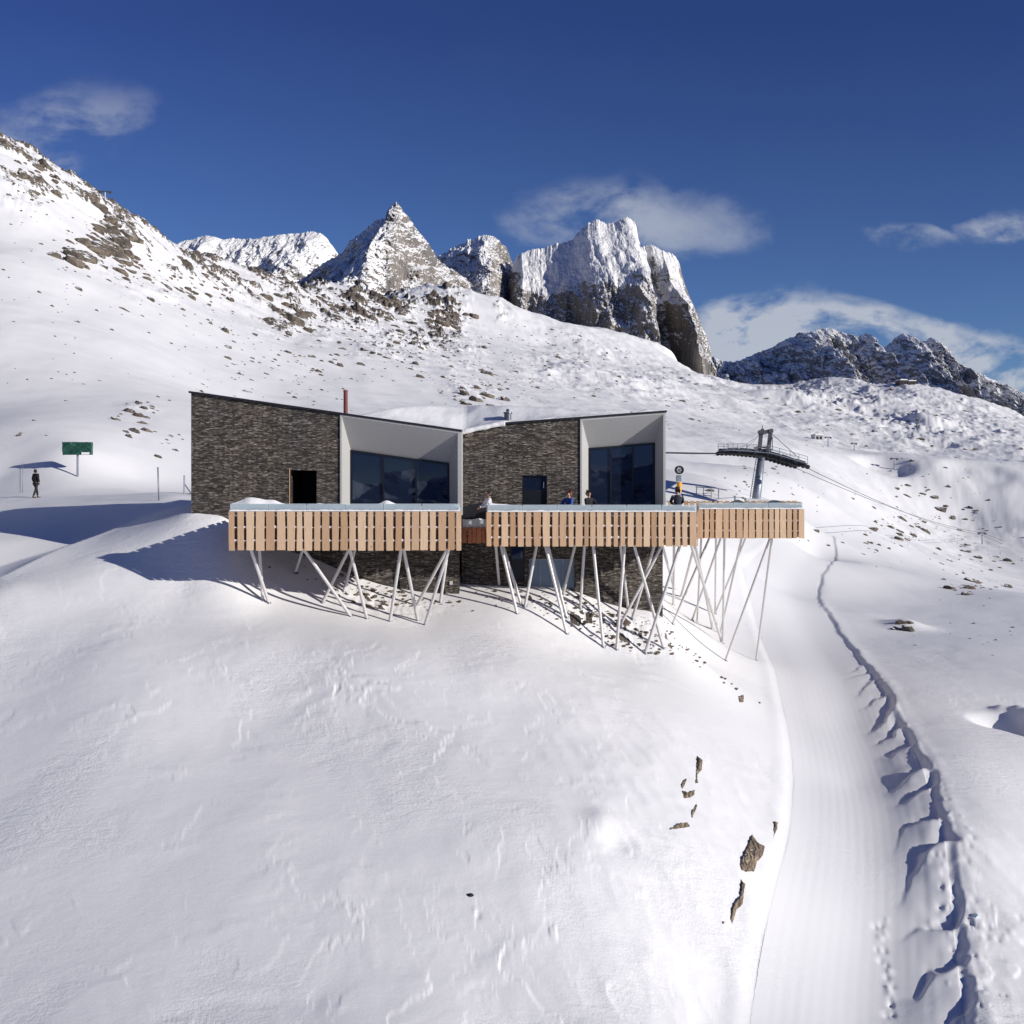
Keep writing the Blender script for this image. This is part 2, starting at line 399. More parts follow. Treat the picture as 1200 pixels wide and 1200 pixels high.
def seg_dist(x, y, pts):
    """signed distance (right positive when walking along pts), arclength along"""
    best = np.full(np.shape(x), 1e9); sg = np.zeros(np.shape(x)); al = np.zeros(np.shape(x)); wv = np.zeros(np.shape(x)); acc = 0
    for (x0,y0,w0), (x1,y1,w1) in zip(pts[:-1], pts[1:]):
        dx, dy = x1-x0, y1-y0; L = math.hypot(dx, dy); t = np.clip(((x-x0)*dx+(y-y0)*dy)/(L*L), 0, 1)
        ex = x-(x0+t*dx); ey = y-(y0+t*dy); d = np.hypot(ex, ey); m = d < best
        best = np.where(m, d, best); sg = np.where(m, np.sign(ex*dy-ey*dx), sg); al = np.where(m, acc+t*L, al); wv = np.where(m, w0+(w1-w0)*t, wv); acc += L
    return best*sg, al, wv
def smooth_pts(pts, k=3):
    p = np.array(pts, float)
    for _ in range(k):
        q = [p[0]]
        for a, b in zip(p[:-1], p[1:]): q += [a*.75+b*.25, a*.25+b*.75]
        q.append(p[-1]); p = np.array(q)
    return [tuple(v) for v in p]
# piste: centre column, row, distance, half width
PISTE = smooth_pts([((c-CX)/F*d, d, w) for c, d, w in ((1010,16,2.3),(1008,21,2.3),(1005,25.3,2.3),(1012,28.8,2.25),(1018,32.9,2.2),(1008,38.8,2.25),(985,46.2,2.3),(958,56.5,2.4),(930,68,2.5),(913,77,2.6),(918,86,2.4),(948,96,2.0),(955,108,1.9),(945,122,1.9),(925,138,1.9))], 3)
SPUR = [((px-CX)/F*d, d, 0) for px, d in ((-160,39.5),(0,42.3),(70,44.9),(130,47),(193,49.5))]
dents = []; bumps = []
def H(x, y, detail=True):
    x = np.asarray(x, float); y = np.asarray(y, float)
    r = np.hypot(x, y); z = tps(x, y)
    th = np.arctan2(x, y); px = CX+F*np.tan(np.clip(th, -1.2, 1.2)); front = (np.abs(th) < 1.3)
    # spur of drifted snow left of the house
    s, al, _ = seg_dist(x, y, SPUR)
    wl, wr = 2.6, 5.5
    amp = .95*sst(60, 45, r)*sst(0, 8, al)
    z = z+amp*np.where(s < 0, np.clip(1+s/wl, 0, 1), np.clip(1-s/wr, 0, 1)**1.4)*(r < 62)
    # piste cut
    s, al, w = seg_dist(x, y, PISTE); rp = sst(170, 120, r)
    edge = s/w
    jit = .22*fbm(al*.35, al*0+3, 3, 40)+.10*fbm(al*2.2, al*0+7, 3, 41)
    deep = .12+.05*sst(90, 35, r)
    cut = deep*(1-sst(1.0, 1.0+.16+.06*np.abs(jit), np.abs(edge)+jit*.5*(edge > 0)))
    lip = .025*np.exp(-((edge-1.22)/.12)**2)*sst(95, 50, r)*(1+.8*fbm(al*1.3, al*0, 2, 44))
    lipl = .07*np.exp(-((edge+1.2)/.10)**2)*(1+fbm(al*1.0, al*0+9, 2, 45))
    z = z-cut*rp*(1-.8*sst(.4, -.6, edge))+(lip+lipl*.2)*rp+.16*np.clip((edge+1)/2, 0, 1)*sst(3.6, 1.2, edge)*rp
    # drifts crossing from the right bank
    dq = al*.40-1.35*edge+.75*fbm(al*.3, edge*1.2, 3, 50); dt = dq-np.floor(dq)
    saw = np.where(dt < .84, dt/.84, 1-sst(.84, 1.0, dt)); vr = .35+.9*np.clip(.5+fbm(np.floor(dq)*3.7, 0*dq, 1, 52), 0, 1)
    z = z+rp*sst(66, 40, r)*.19*vr*saw*sst(.22, .97, edge)**1.5*sst(1.22, .98, edge)
    # grooming
    if detail:
        gm = rp*sst(1.0, .8, np.abs(edge))
        z = z+gm*.0012*np.sin(s*2*math.pi/.27)*sst(80, 40, r)*(.5+.5*sst(-.2, .3, fbm(al*.2, s*.8, 2, 61)))
        off = sst(1.0, 1.3, np.abs(edge)+(1-rp))
        near = sst(130, 40, r)
        # broad undulation, wind ripples, scalloped drift edges
        z = z+off*.11*fbm(x/8, y/10, 3, 1)*sst(8, 25, r)
        wx = x+1.2*fbm(x/3, y/3, 2, 9); wy = y+1.2*fbm(x/3, y/3, 2, 12)
        m = sst(-.15, .35, fbm(x/11+3, y/11, 2, 20))
        amp = off*near*(.016+.030*sst(40, 34, r))
        for k, (ax, ay, fs, sd_) in enumerate(((.26,.12,3.4,23),(.42,-.10,2.0,27),(1.1,.35,1.1,31))):
            q = x*ax+y*ay+1.5*fbm(wx/fs, wy/(fs*.8), 4, sd_, .55); t = q-np.floor(q)
            br = sst(-.10, .22, fbm(x/3.5+k*9, y/3.2, 3, 29+k))*(.35+.65*m)
            z = z+amp*(.85, .55, .3*m)[k]*br*np.where(t < .955, t/.955, 1-sst(.955, 1.0, t))
        z = z+off*near*.006*fbm(wx/.9, wy/.35, 3, 30)*(.4+m)
        z = z+off*near*.028*fbm(wx/2.6, wy/1.1, 2, 33)*(.3+.7*sst(-.1, .4, fbm(x/8, y/8, 2, 35)))
        z = z+off*.09*(rid(x/2.6+y/9, y/3.6, 3, 37)-.5)*sst(-1, 4, x)*sst(42, 33, r)*sst(8, 20, r)
        far = sst(60, 150, r)
        z = z+far*front*(.35*fbm(x/16, y/16, 4, 70)+.8*fbm(x/20+y/90, y/70, 3, 72)*sst(90, 200, r)+.0018*r*fbm(x/40, y/50, 3, 74))
    for bx, by, rad, hh, p in bumps:
        m = (np.abs(x-bx) < rad*3) & (np.abs(y-by) < rad*3)
        if np.any(m): z = z+np.where(m, hh*np.exp(-(((x-bx)**2+(y-by)**2)/rad**2)**p), 0)
    return z
def hit(px, py, detail=False):
    px = np.atleast_1d(np.asarray(px, float)); py = np.atleast_1d(np.asarray(py, float))
    D = 12*1.012**np.arange(0, 400); u = (px-CX)/F; v = (HY-py)/F
    g = H(u[:,None]*D, np.broadcast_to(D, (len(px), len(D))), detail)-v[:,None]*D
    below = g > 0; i = np.argmax(below, 1); i = np.where(below.any(1), np.maximum(i, 1), len(D)-1)
    k = np.arange(len(px)); g0 = g[k,i-1]; g1 = g[k,i]; d = D[i-1]+(D[i]-D[i-1])*np.clip(g0/(g0-g1+1e-9), 0, 1)
    return np.stack([u*d, d, v*d], 1)
def hit1(px, py): return Vector(hit(px, py)[0])
def ground(x, y): return float(H(np.array([x]), np.array([y]), False)[0])

# local hollows and heaps, the right-edge heaps added to cast shade into the hollow: column, row, radius, height, sharpness
for px, py, rad, hh, p in ((1160,843,.75,-.34,1.6),(1182,850,.85,-.36,1.6),(1203,858,.9,-.34,1.6),(1192,838,.42,.36,1.0),(1212,846,.55,.5,1.0),(1230,856,.7,.7,1.0),(1172,832,.35,.22,1.0),(1062,735,1.3,.5,1.0),(712,968,.55,.12,1.0),(722,985,.4,-.15,1.0),
                           (540,668,.9,.9,.8),(1036,543,6,-2.4,2.0),(1050,530,5,.9,1.3),(205,584,1.2,.15,1.0),
                           (905,470,22,3,1.2),(960,478,18,3,1.2),(1010,480,16,-4,1.5),(1075,505,10,-4,2),(1090,500,9,4,1.5),(1100,520,5,-3,2),(1145,548,7,-1.6,2),
                           (940,452,30,-3,1.2),(985,450,22,3,1.2),(1020,458,16,-3,1.2)):
    h_ = hit(px, py)[0]; bumps.append((h_[0], h_[1], rad, hh, p))

# ---- the sheet: dense in front, coarse elsewhere
th = np.concatenate([np.radians(np.linspace(-29, 29, 1200)), np.radians(np.linspace(29, 331, 130))[1:-1]])
rr = [3.0]
while rr[-1] < 6000:
    r_ = rr[-1]; rr.append(r_*(1.06 if r_ < 16 else 1.0036 if r_ < 75 else 1.0052 if r_ < 950 else 1.04))
rr = np.array(rr)
TH, RR = np.meshgrid(th, rr); X = RR*np.sin(TH); Y = RR*np.cos(TH)
from concurrent.futures import ThreadPoolExecutor
_bl = [slice(i, i+24) for i in range(0, len(rr), 24)]
with ThreadPoolExecutor(4) as ex: Z = np.vstack(list(ex.map(lambda b: H(X[b], Y[b], True), _bl)))
PX = CX+F*np.where(Y > 1, X/np.maximum(Y, 1), 9); PXm = np.clip(PX, -300, 1500)
# rocky ground: ledges showing through the snow
PY = HY-F*Z/np.maximum(Y, 1)
fr = (Y > 60) & (np.abs(TH) < .6)
def blob(cx, cy, rx, ry): return np.exp(-(((PX-cx)/rx)**2+((PY-cy)/ry)**2)**1.3)
mask = np.zeros_like(Z)
hillr = np.interp(PXm, [0,60,130,200,260,330,400,470,540], [168,190,237,288,307,330,340,350,365])
mask = np.maximum(mask, .85*sst(95, 8, PY-hillr)*(PX < 560)*sst(600, 300, PX)*(RR > 150))
for b, k in (((128,292,30,26),1.25),((45,215,45,40),.85),((200,330,60,30),.6),((330,372,45,26),.9),((430,360,75,28),1.15),((520,365,28,50),1.2),((480,400,70,25),.7),((545,420,30,35),.5),
             ((160,492,22,26),.45),((590,360,15,20),.6),((1060,450,20,8),.5),((700,420,40,14),.35),((640,440,45,16),.4),((760,445,50,14),.35),
             ((1000,470,60,16),.5),((1080,500,60,22),.5),((960,460,50,14),.4),((1080,630,50,14),.4),((1130,650,30,14),.4),((550,455,30,14),.55)):
    mask = np.maximum(mask, k*blob(*b))
mask = mask*fr
ux = X*.8+Z*.5; uy = Y
rd = rid(ux/13, uy/18, 5, 80, .55)
fl = fbm(ux/5, uy/7, 4, 90)
ledge = np.clip(rd-.62, 0, 1)*7.0+fl*1.2
Z = Z+mask*ledge*np.clip(RR/300, .35, 1.6)
# bowl and right mid-distance: hummocks
mh = fr*sst(260, 420, RR)*sst(560, 640, PX)
Z = Z+mh*(2.2*fbm(X/26, Y/38, 4, 95)+.55*np.maximum(0, rid(X/14, Y/22, 3, 97)-.6)*4*sst(860, 950, PX))
mh2 = fr*sst(150, 260, RR)*sst(560, 660, PX)*(.35+.65*sst(-.1, .3, fbm(X/60, Y/80, 2, 99)))
Z = Z+mh2*(1.3*(rid(X/11, Y/17, 4, 101)-.55)+.5*fbm(X/4, Y/6, 3, 103))*np.clip(RR/400, .3, 1.2)
rock = np.clip(mask*1.0, 0, 1.3)*sst(.48, .80, rd+fl*.35)
gx = np.gradient(Z, axis=1)/np.maximum(np.gradient(X, axis=1), 1e-3)
rock = rock*np.clip(.55+.5*np.abs(gx+.55), 0, 1.4)
# bare ground under the terraces
bare = ((Y > 42) & (Y < 54) & (X < 12) & (X > -9))*1.0
bx = np.maximum(np.exp(-(((X+5.3)/1.8)**2+((Y-43.3)/1.0)**2)), np.exp(-(((X-3.9)/2.9)**2+((Y-44.7)/.9)**2)))
bn = fbm(X/.55, Y/.5, 4, 120)
rock = np.maximum(rock, bare*bx*sst(.02, .30, bn)*1.1)
Z = Z+bare*bx*.16*np.clip(bn, -.3, .6)
grain = np.where(Y > 0, .22+.85*sst(-.05, .4, fbm(X/5, Y/6, 3, 110)), .2)*sst(500, 60, RR)+.10
s_, al_, w_ = seg_dist(X, Y, PISTE); grain = np.where((np.abs(s_/w_) < 1) & (RR < 150), grain*.35, grain)
# trampled snow: small prints
pr = np.random.default_rng(3)
for n_, (pa, pb, sx) in enumerate((((1033,1075),(1047,1195),3.5),((1115,1085),(1190,1090),30),((1100,1000),(1140,1180),12),((560,1062),(540,1085),7),((1100,930),(1140,1010),10))):
    for k in range((26,26,40,3,16)[n_]):
        t = pr.random(); q = hit(pa[0]+(pb[0]-pa[0])*t+pr.normal()*sx, pa[1]+(pb[1]-pa[1])*t+pr.normal()*sx*.6)[0]
        rad = pr.uniform(.05, .10); m = (np.abs(X-q[0]) < .5) & (np.abs(Y-q[1]) < .5)
        Z[m] += pr.choice([-.05, .03])*np.exp(-((X[m]-q[0])**2+(Y[m]-q[1])**2)/rad**2)
V = np.stack([X, Y, Z], -1).reshape(-1,3); Q = gridq(len(rr), len(th), True)[:, ::-1]
ter = np_mesh('snow_ground', V, Q, M['terrain'], True, dict(rock=rock, grain=grain)); tag(ter, kind='structure')

# from here on heights are read off the finished sheet
def H(x, y, detail=True):
    x = np.asarray(x, float); y = np.asarray(y, float); t = np.arctan2(x, y); t = np.where(t < th[0], t+2*math.pi, t); r = np.hypot(x, y)
    j = np.clip(np.searchsorted(th, t)-1, 0, len(th)-2); i = np.clip(np.searchsorted(rr, r)-1, 0, len(rr)-2)
    a = np.clip((t-th[j])/(th[j+1]-th[j]), 0, 1); b = np.clip((r-rr[i])/(rr[i+1]-rr[i]), 0, 1)
    return (Z[i,j]*(1-a)+Z[i,j+1]*a)*(1-b)+(Z[i+1,j]*(1-a)+Z[i+1,j+1]*a)*b

# ------------------------------------------------------------------ mountains
def mountain(name, sil, D, base, Wd, prof, mat, ribs, spines=(), tilt=0.0, taper=None, seed=0, jag=1.0, snowattr=None, thick=None, step=.7, rows=150):
    sil = np.array(sil, float); base = np.array(base, float)
    px = np.arange(sil[0,0], sil[-1,0]+.1, step); C = len(px); kx = (px-CX)/F; xm = kx.mean()*D; x = kx*(D+tilt*xm)/(1+kx*tilt); Dc = D-tilt*(x-xm); u = Dc/F
    zt = (HY-np.interp(px, sil[:,0], sil[:,1]))*u; zb0 = (HY-np.interp(px, base[:,0], base[:,1]))*u-25*u; hs0 = np.clip((zt-zb0)/np.maximum((zt-zb0).max(), 1), .15, 1); zb = (HY-25-np.interp(px, base[:,0], base[:,1])-(22 if taper else 0))*(Dc-Wd*hs0)/F
    zj = jag*u*(2.6*(rid(px/26, px*0+seed, 4, seed+3)-.55)+1.6*pn2(px/5, px*0+seed, seed)+1.0*pn2(px/2, px*0, seed+9)); zr = np.maximum(zt, zb+1)
    zt = zr.copy()
    if taper: kw = np.exp(-(np.arange(-16,17)/8.)**2); zt = np.maximum(np.convolve(np.pad(zr, 16, mode='edge'), kw/kw.sum(), 'valid'), zb+1)
    t = np.linspace(0, 1, rows)[:,None]; pr_ = np.array(prof)            # prof: (height fraction, depth fraction in front of ridge 1..0)
    z = zb+(zt-zb)*t+(zj+zr-zt)*t**14
    Hh = np.maximum(zt-zb, 1)
    dep = np.interp(t[:,0], pr_[:,0], pr_[:,1])[:,None]
    hs = np.clip(Hh/Hh.max(), .15, 1)
    y = Dc-Wd*dep*hs+0*x
    xx = x+0*t
    for spx, pro, wl, wr, lean in spines:
        c = spx+lean*(t-1)*-1
        dpx = (px-c); tent = np.where(dpx < 0, np.clip(1+dpx/wl, 0, 1), np.clip(1-dpx/wr, 0, 1))
        y = y-pro*tent*(1-t*.85)
    ta = (1-t)**.5
    for A, lx, lz, o, *fl_ in ribs:
        n = rid(xx/lx+seed*3.1+.15*z/lz, z/lz+seed, o, seed+5, .55)
        y = y-A*(n-.5)*((.25+.75*np.clip(ta*1.4, 0, 1)) if (taper is None or fl_) else (.22+.78*sst(taper+.08, taper-.1, t)))
        z = z+A*.25*(fbm(xx/lx*1.7, y/lz, 3, seed+8))*np.clip((1-t)*3, 0, 1)
        xx = xx+A*.15*fbm(xx/lx, z/lz*1.5, 3, seed+11)
    # far side
    nb = 14; tb = np.linspace(0, 1, nb+1)[1:][:,None]; th_ = thick or Wd*.9
    zb2 = z[-1]+(zb-z[-1])*tb**1.1; yb2 = y[-1]+th_*tb*hs+6*pn2(x/15, tb*6, seed+2); xb2 = xx[-1]+0*tb
    Xa = np.vstack([xx, xb2]); Ya = np.vstack([y, yb2]); Za = np.vstack([z, zb2])
    sn = np.zeros_like(Xa)
    if snowattr is not None:
        PXa = CX+F*Xa/Ya; PYa = HY-F*Za/Ya; sn = snowattr(PXa, PYa)
    V = np.stack([Xa, Ya, Za], -1).reshape(-1,3)
    return tag(np_mesh(name, V, gridq(Xa.shape[0], C), mat, False, dict(snow=sn)), kind='structure')
mm1 = m_mountain('peak_rock', .55, .07, 1.2, 1.0, .42); mm2 = m_mountain('cliff_rock', .50, .06, 1.1, 1.1, .42, 1.1)
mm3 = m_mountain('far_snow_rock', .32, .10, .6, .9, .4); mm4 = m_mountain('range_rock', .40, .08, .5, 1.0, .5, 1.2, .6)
steep = ((0,1),(.3,.72),(.6,.42),(1,0))
mountain('snowy_mountain', [(150,325),(180,302),(205,286),(225,281),(245,276),(262,282),(272,279),(300,282),(320,278),(345,274),(370,273),(380,277),(388,286),(397,298),(420,325),(440,345)],
         1700, [(150,330),(440,350)], 230, ((0,1),(.4,.7),(1,0)), mm3, ((38,70,110,4),(14,22,30,4)), ((255,40,14,40,-8),(300,50,14,60,10),(365,60,20,50,-10)), seed=2, jag=.6)
mountain('mountain_peak', [(340,335),(360,322),(375,312),(400,297),(430,272),(440,263),(452,261),(457,250),(467,243),(474,250),(483,262),(492,278),(505,292),(515,306),(530,316),(545,326),(560,345)],
         800, [(340,335),(400,330),(450,350),(500,385),(560,400)], 110, steep, mm1, ((20,34,40,6),(8,11,14,5)), ((462,95,75,90,-14),(500,26,14,24,6),(420,20,20,14,-6)), seed=4, jag=.9,
         snowattr=lambda a, b: np.where(a < 452, .35, -.02)*1.0)
mountain('mountain_peak', [(495,330),(508,308),(515,300),(530,291),(545,285),(551,281),(553,283),(562,280),(570,279),(580,283),(590,290),(598,300),(604,315),(612,340)],
         900, [(495,350),(560,370),(612,380)], 90, steep, mm1, ((17,28,40,6),(7,10,14,5)), ((580,75,60,26,-4),), seed=6, jag=1.1,
         snowattr=lambda a, b: np.where(a < 572, .22, 0.0))
def cliffsnow(a, b):
    line = np.interp(a, [600,620,650,690,720,745,752,800], [316,322,324,326,330,318,300,306])+26*fbm(a/16, b/22, 5, 401)
    return (-.10+.85*sst(14, -14, b-line))*np.where(a > 748, .25, 1)
mountain('rock_massif', [(588,350),(596,325),(600,311),(606,300),(620,294),(640,290),(655,286),(672,282),(679,272),(688,263),(700,259),(710,264),(720,263),(733,257),(741,262),(745,274),(748,290),(755,290),(762,288),(766,291),(772,297),(785,300),(792,308),(797,322),(803,336),(810,352),(816,372),(822,390),(828,410),(834,432),(842,450)],
         850, [(588,360),(640,372),(700,388),(750,402),(800,428),(842,448)], 130, ((0,1),(.2,.93),(.38,.82),(.50,.72),(.7,.38),(1,0)), mm2, ((16,30,60,6),(7,10,26,5),(4,34,26,5,1),(1.0,8,7,4,1)),
         ((612,14,14,8,0),(700,30,60,60,0),(742,34,40,6,0),(772,62,16,34,8),(795,30,14,26,14)), taper=.5, seed=9, jag=1.0, snowattr=cliffsnow, step=.55, rows=190)
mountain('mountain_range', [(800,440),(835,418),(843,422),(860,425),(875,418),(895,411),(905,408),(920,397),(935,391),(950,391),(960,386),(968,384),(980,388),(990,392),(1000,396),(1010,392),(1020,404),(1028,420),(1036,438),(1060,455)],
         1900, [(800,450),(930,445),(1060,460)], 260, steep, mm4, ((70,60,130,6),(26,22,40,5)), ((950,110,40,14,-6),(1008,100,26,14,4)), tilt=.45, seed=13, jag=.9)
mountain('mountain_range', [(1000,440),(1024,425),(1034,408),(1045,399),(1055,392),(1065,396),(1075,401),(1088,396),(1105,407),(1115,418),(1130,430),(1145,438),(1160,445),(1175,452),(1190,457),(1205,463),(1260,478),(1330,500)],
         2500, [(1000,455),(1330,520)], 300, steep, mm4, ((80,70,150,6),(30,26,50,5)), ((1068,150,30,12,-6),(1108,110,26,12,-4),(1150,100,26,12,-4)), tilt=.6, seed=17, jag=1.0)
# massif on the other side of the valley, behind the viewpoint: it shows in the window glass
def far_ring():
    a = np.radians(np.linspace(105, 255, 420)); t = np.linspace(0, 1, 60)[:,None]
    top = 4+70*rid(a*5, a*0, 5, 31)**2+26*np.sin(a*9); R = 2600-900*(1-t)+200*(rid(a*9, t*2, 4, 33)-.5)
    z = -500+(top+500)*t+30*fbm(a*14, t*5, 4, 34); x = R*np.sin(a); y = R*np.cos(a)
    V = np.stack([x, y, z], -1).reshape(-1,3)
    tag(np_mesh('mountain_range', V, gridq(60, 420), mm3, False, dict(snow=np.zeros(len(V))+.1)), kind='structure')
far_ring()

# ------------------------------------------------------------------ the house
YL, YR = 45.0, 46.0
def xz(px, py, d): return ((px-CX)/F*d, (HY-py)/F*d)
house = empty('mountain_restaurant', (-3, 52, ground(-3, 52)), 'dark slate-clad mountain restaurant with two slanted roofs and large tilted picture windows', 'building')
def flat_panel(mb, outer, holes, y0, y1):
    """outer polygon (convex, x,z, has straight vertical sides) with rectangular holes, split in columns; thickness y0..y1"""
    xs = sorted({p[0] for p in outer}|{h[0] for h in holes}|{h[1] for h in holes})
    def lim(x, s):
        zs = []
        n = len(outer)
        for i in range(n):
            a, b = outer[i], outer[(i+1) % n]
            if abs(a[0]-b[0]) < 1e-9:
                if abs(a[0]-x) < 1e-9: zs += [a[1], b[1]]
            elif min(a[0],b[0])-1e-9 <= x <= max(a[0],b[0])+1e-9: zs.append(a[1]+(b[1]-a[1])*(x-a[0])/(b[0]-a[0]))
        return max(zs) if s > 0 else min(zs)
    for xa, xb in zip(xs[:-1], xs[1:]):
        xm = (xa+xb)/2; hs = sorted([h for h in holes if h[0] <= xm <= h[1]], key=lambda h: h[2])
        lo = (lim(xa+1e-7,-1), lim(xb-1e-7,-1))
        for h in hs:
            mb.prism([(xa,lo[0]),(xb,lo[1]),(xb,h[2]),(xa,h[2])], y0, y1); lo = (h[3], h[3])
        mb.prism([(xa,lo[0]),(xb,lo[1]),(xb,lim(xb-1e-7,1)),(xa,lim(xa+1e-7,1))], y0, y1)
ZG = -7.0
def rooflineL(x):
    (xa,za),(xb,zb) = xz(224,461,YL), xz(541,506,YL); return za+(zb-za)*(x-xa)/(xb-xa)
def rooflineR(x):
    (xa,za),(xb,zb) = xz(590,497.5,YR), xz(779.5,483.5,YR); return za+(zb-za)*(x-xa)/(xb-xa)
xL0, xL1, xL2 = xz(224,0,YL)[0], xz(398.5,0,YL)[0], xz(540.5,0,YL)[0]
xR0, xR1, xR2 = xz(541,0,YR)[0]+.004, xz(680,0,YR)[0], xz(779.5,0,YR)[0]
# left volume, stone front with a doorway
hx0, hz1 = xz(340,551,YL); hx1, hz0 = xz(371,600,YL)
w = MB(); flat_panel(w, [(xL0,ZG),(xL1,ZG),(xL1,rooflineL(xL1)),(xL0,rooflineL(xL0))], [(hx0,hx1,hz0,hz1)], YL, YL+.4)
sw = xz(395,597,YL)[1]
w.prism([(xL1,ZG),(xL2-.08,ZG),(xL2-.08,sw-1.0),(xL1,sw-1.0)], YL+.003, YL+.4)
w.prism([(xL0,ZG),(xL0+.4,ZG),(xL0+.4,rooflineL(xL0+.4)),(xL0,rooflineL(xL0))], YL+.4, YL+9)
w.prism([(xL0+.4,ZG),(xL2,ZG),(xL2,rooflineL(xL2)),(xL0+.4,rooflineL(xL0+.4))], YL+8.6, YL+9)
w.prism([(xL2-.4,ZG),(xL2-.003,ZG),(xL2-.003,rooflineL(xL2)-.1),(xL2-.4,rooflineL(xL2-.4)-.1)], YL+1.6, YL+8.6)
lw = w.build('wall', M['stone'], house); tag(lw, 'dark slate stone wall of the left volume')
# right volume
gx0, gz1 = xz(612,557,YR); gx1, gz0 = xz(641,600,YR)
topR = [(xR0, xz(541,508,YR)[1]), (xz(560,0,YR)[0], xz(560,503,YR)[1]), (xz(590,0,YR)[0], rooflineR(xz(590,0,YR)[0])), (xR1, rooflineR(xR1))]
bx0, bz1 = xz(620,655,YR); bx1, bz0 = xz(673,690,YR); dx0, dz1 = xz(598,640,YR); dx1, dz0 = xz(615,681,YR)
w = MB(); flat_panel(w, [(xR0,ZG),(xR1,ZG)]+topR[::-1], [(gx0,gx1,gz0,gz1),(bx0,bx1,bz0,bz1),(dx0,dx1,dz0,dz1)], YR, YR+.4)
w.prism([(xR1,ZG),(xR2-.1,ZG),(xR2-.1,sw-1.0),(xR1,sw-1.0)], YR+.003, YR+.4)
w.prism([(xR2-.5,ZG),(xR2-.1,ZG),(xR2-.1,rooflineR(xR2)-.1),(xR2-.5,rooflineR(xR2)-.15)], YR+1.6, YR+9.0)
w.prism([(xR0,ZG),(xR2-.1,ZG),(xR2-.1,rooflineR(xR2)),(xR0,rooflineR(xR0))], YR+9.0, YR+9.4)
rw = w.build('wall', M['stone'], house); tag(rw, 'dark slate stone wall of the right volume')
# concrete funnels round the picture windows
def funnel(y, rec, outer, rim, glass, label):
    """outer, rim, glass: lists of 4 (px,py) TL,TR,BR,BL; rim on the facade plane, glass set back"""
    O = [xz(px, py, y-.06) for px, py in outer]; Rm = [xz(px, py, y-.06) for px, py in rim]; G = [xz(px, py, y+rec) for px, py in glass]
    m = MB()
    vs = [(p[0],y-.06,p[1]) for p in O]+[(p[0],y-.06,p[1]) for p in Rm]+[(p[0],y+rec,p[1]) for p in G]+[(p[0],y+1.4,p[1]) for p in O]
    fs = []
    for i in range(4):
        j = (i+1) % 4
        fs += [(i,j,4+j,4+i), (4+i,4+j,8+j,8+i), (j,i,12+i,12+j)]
    m.add(vs, [f[::-1] for f in fs]); fo = m.build('window_surround', M['render'], house)
    yg = y+rec-.02
    g = MB(); fr_ = MB(); pn = [[],[]]
    gt = lambda s: (G[0][0]+(G[1][0]-G[0][0])*s, G[0][1]+(G[1][1]-G[0][1])*s); gb = lambda s: (G[3][0]+(G[2][0]-G[3][0])*s, G[3][1]+(G[2][1]-G[3][1])*s)
    wn = MB()
    tw = .07
    for k in range(4):
        s = k/3; a = gt(s); b = gb(s)
        off = tw/2 if k == 0 else -tw/2 if k == 3 else 0
        wn.prism([(b[0]+off-tw/2,b[1]),(b[0]+off+tw/2,b[1]),(a[0]+off+tw/2,a[1]-.002),(a[0]+off-tw/2,a[1]-.002)], yg-.06, yg+.05)
    for (p, q, dz) in ((gt(0), gt(1), -1), (gb(0), gb(1), 1)):
        wn.prism([(p[0],p[1]),(q[0],q[1]),(q[0],q[1]+dz*.08),(p[0],p[1]+dz*.08)][::dz], yg-.063, yg+.053)
    wo = wn.build('window', M['frame'], house); tag(wo, label)
    for k in range(3):
        a, b, c, d_ = gb(k/3), gb((k+1)/3), gt((k+1)/3), gt(k/3)
        pm = MB().prism([a, b, c, d_], yg, yg+.02); ti = [(-.004,.003),(.003,-.002),(-.002,.004)][k]
        pm.v = [(v[0], v[1]+ti[0]*(v[0]-a[0])+ti[1]*(v[2]-a[1]), v[2]) for v in pm.v]
        pm.build('pane', M['glass'], wo)
funnel(YL, .85, [(398.5,485.8),(541,506),(541,604),(398.5,604)], [(400.5,487.6),(536.5,507.2),(536.5,603),(400.5,603)], [(411,527),(526,543),(526,600),(411,600)], 'left picture window of three tilted dark panes')
funnel(YR, .85, [(680,490.8),(780,483.3),(780,604),(680,604)], [(682,493),(777.3,485.3),(777.3,603),(682,603)], [(690,525),(767,519),(767,600),(690,600)], 'right picture window of three tilted dark panes')
# doors
def door(x0, x1, z0, z1, y, mat, label):
    f = MB(); f.box(x0, x0+.06, y+.1, y+.2, z0, z1); f.box(x1-.06, x1, y+.1, y+.2, z0, z1); f.box(x0+.06, x1-.06, y+.1, y+.2, z1-.06, z1)
    f.box(x0+.06, x1-.06, y+.13, y+.17, z0, z0+.9); fo = f.build('door', M['frame'], house); tag(fo, label)
    MB().box(x0+.06, x1-.06, y+.14, y+.16, z0+.9, z1-.06).build('pane', mat, fo)
    MB().tube((x1-.14,y+.08,z0+1.0), (x1-.14,y+.08,z0+1.25), .015).build('handle', M['galv'], fo)
    return fo
do = MB(); do.box(hx0, hx1, YL+.3, YL+2.5, hz0, hz0+.02); 
do.box(hx0, hx1, YL+2.5, YL+2.6, hz0, hz1); do.box(hx0-.02, hx0, YL+.4, YL+2.5, hz0, hz1); do.box(hx1, hx1+.02, YL+.4, YL+2.5, hz0, hz1); do.box(hx0, hx1, YL+.4, YL+2.5, hz1, hz1+.02)
tag(do.build('doorway', M['black'], house), 'open dark doorway in the left stone wall')
MB().box(hx0-.035, hx0, YL-.02, YL+.2, hz0, hz1+.05).build('door_jamb', M['larch'], house)
door(gx0, gx1, gz0, gz1, YR, M['glass'], 'dark glazed terrace door in the right stone wall')
door(dx0, dx1, dz0, dz1, YR, M['glass'], 'blue-black basement door behind the struts')
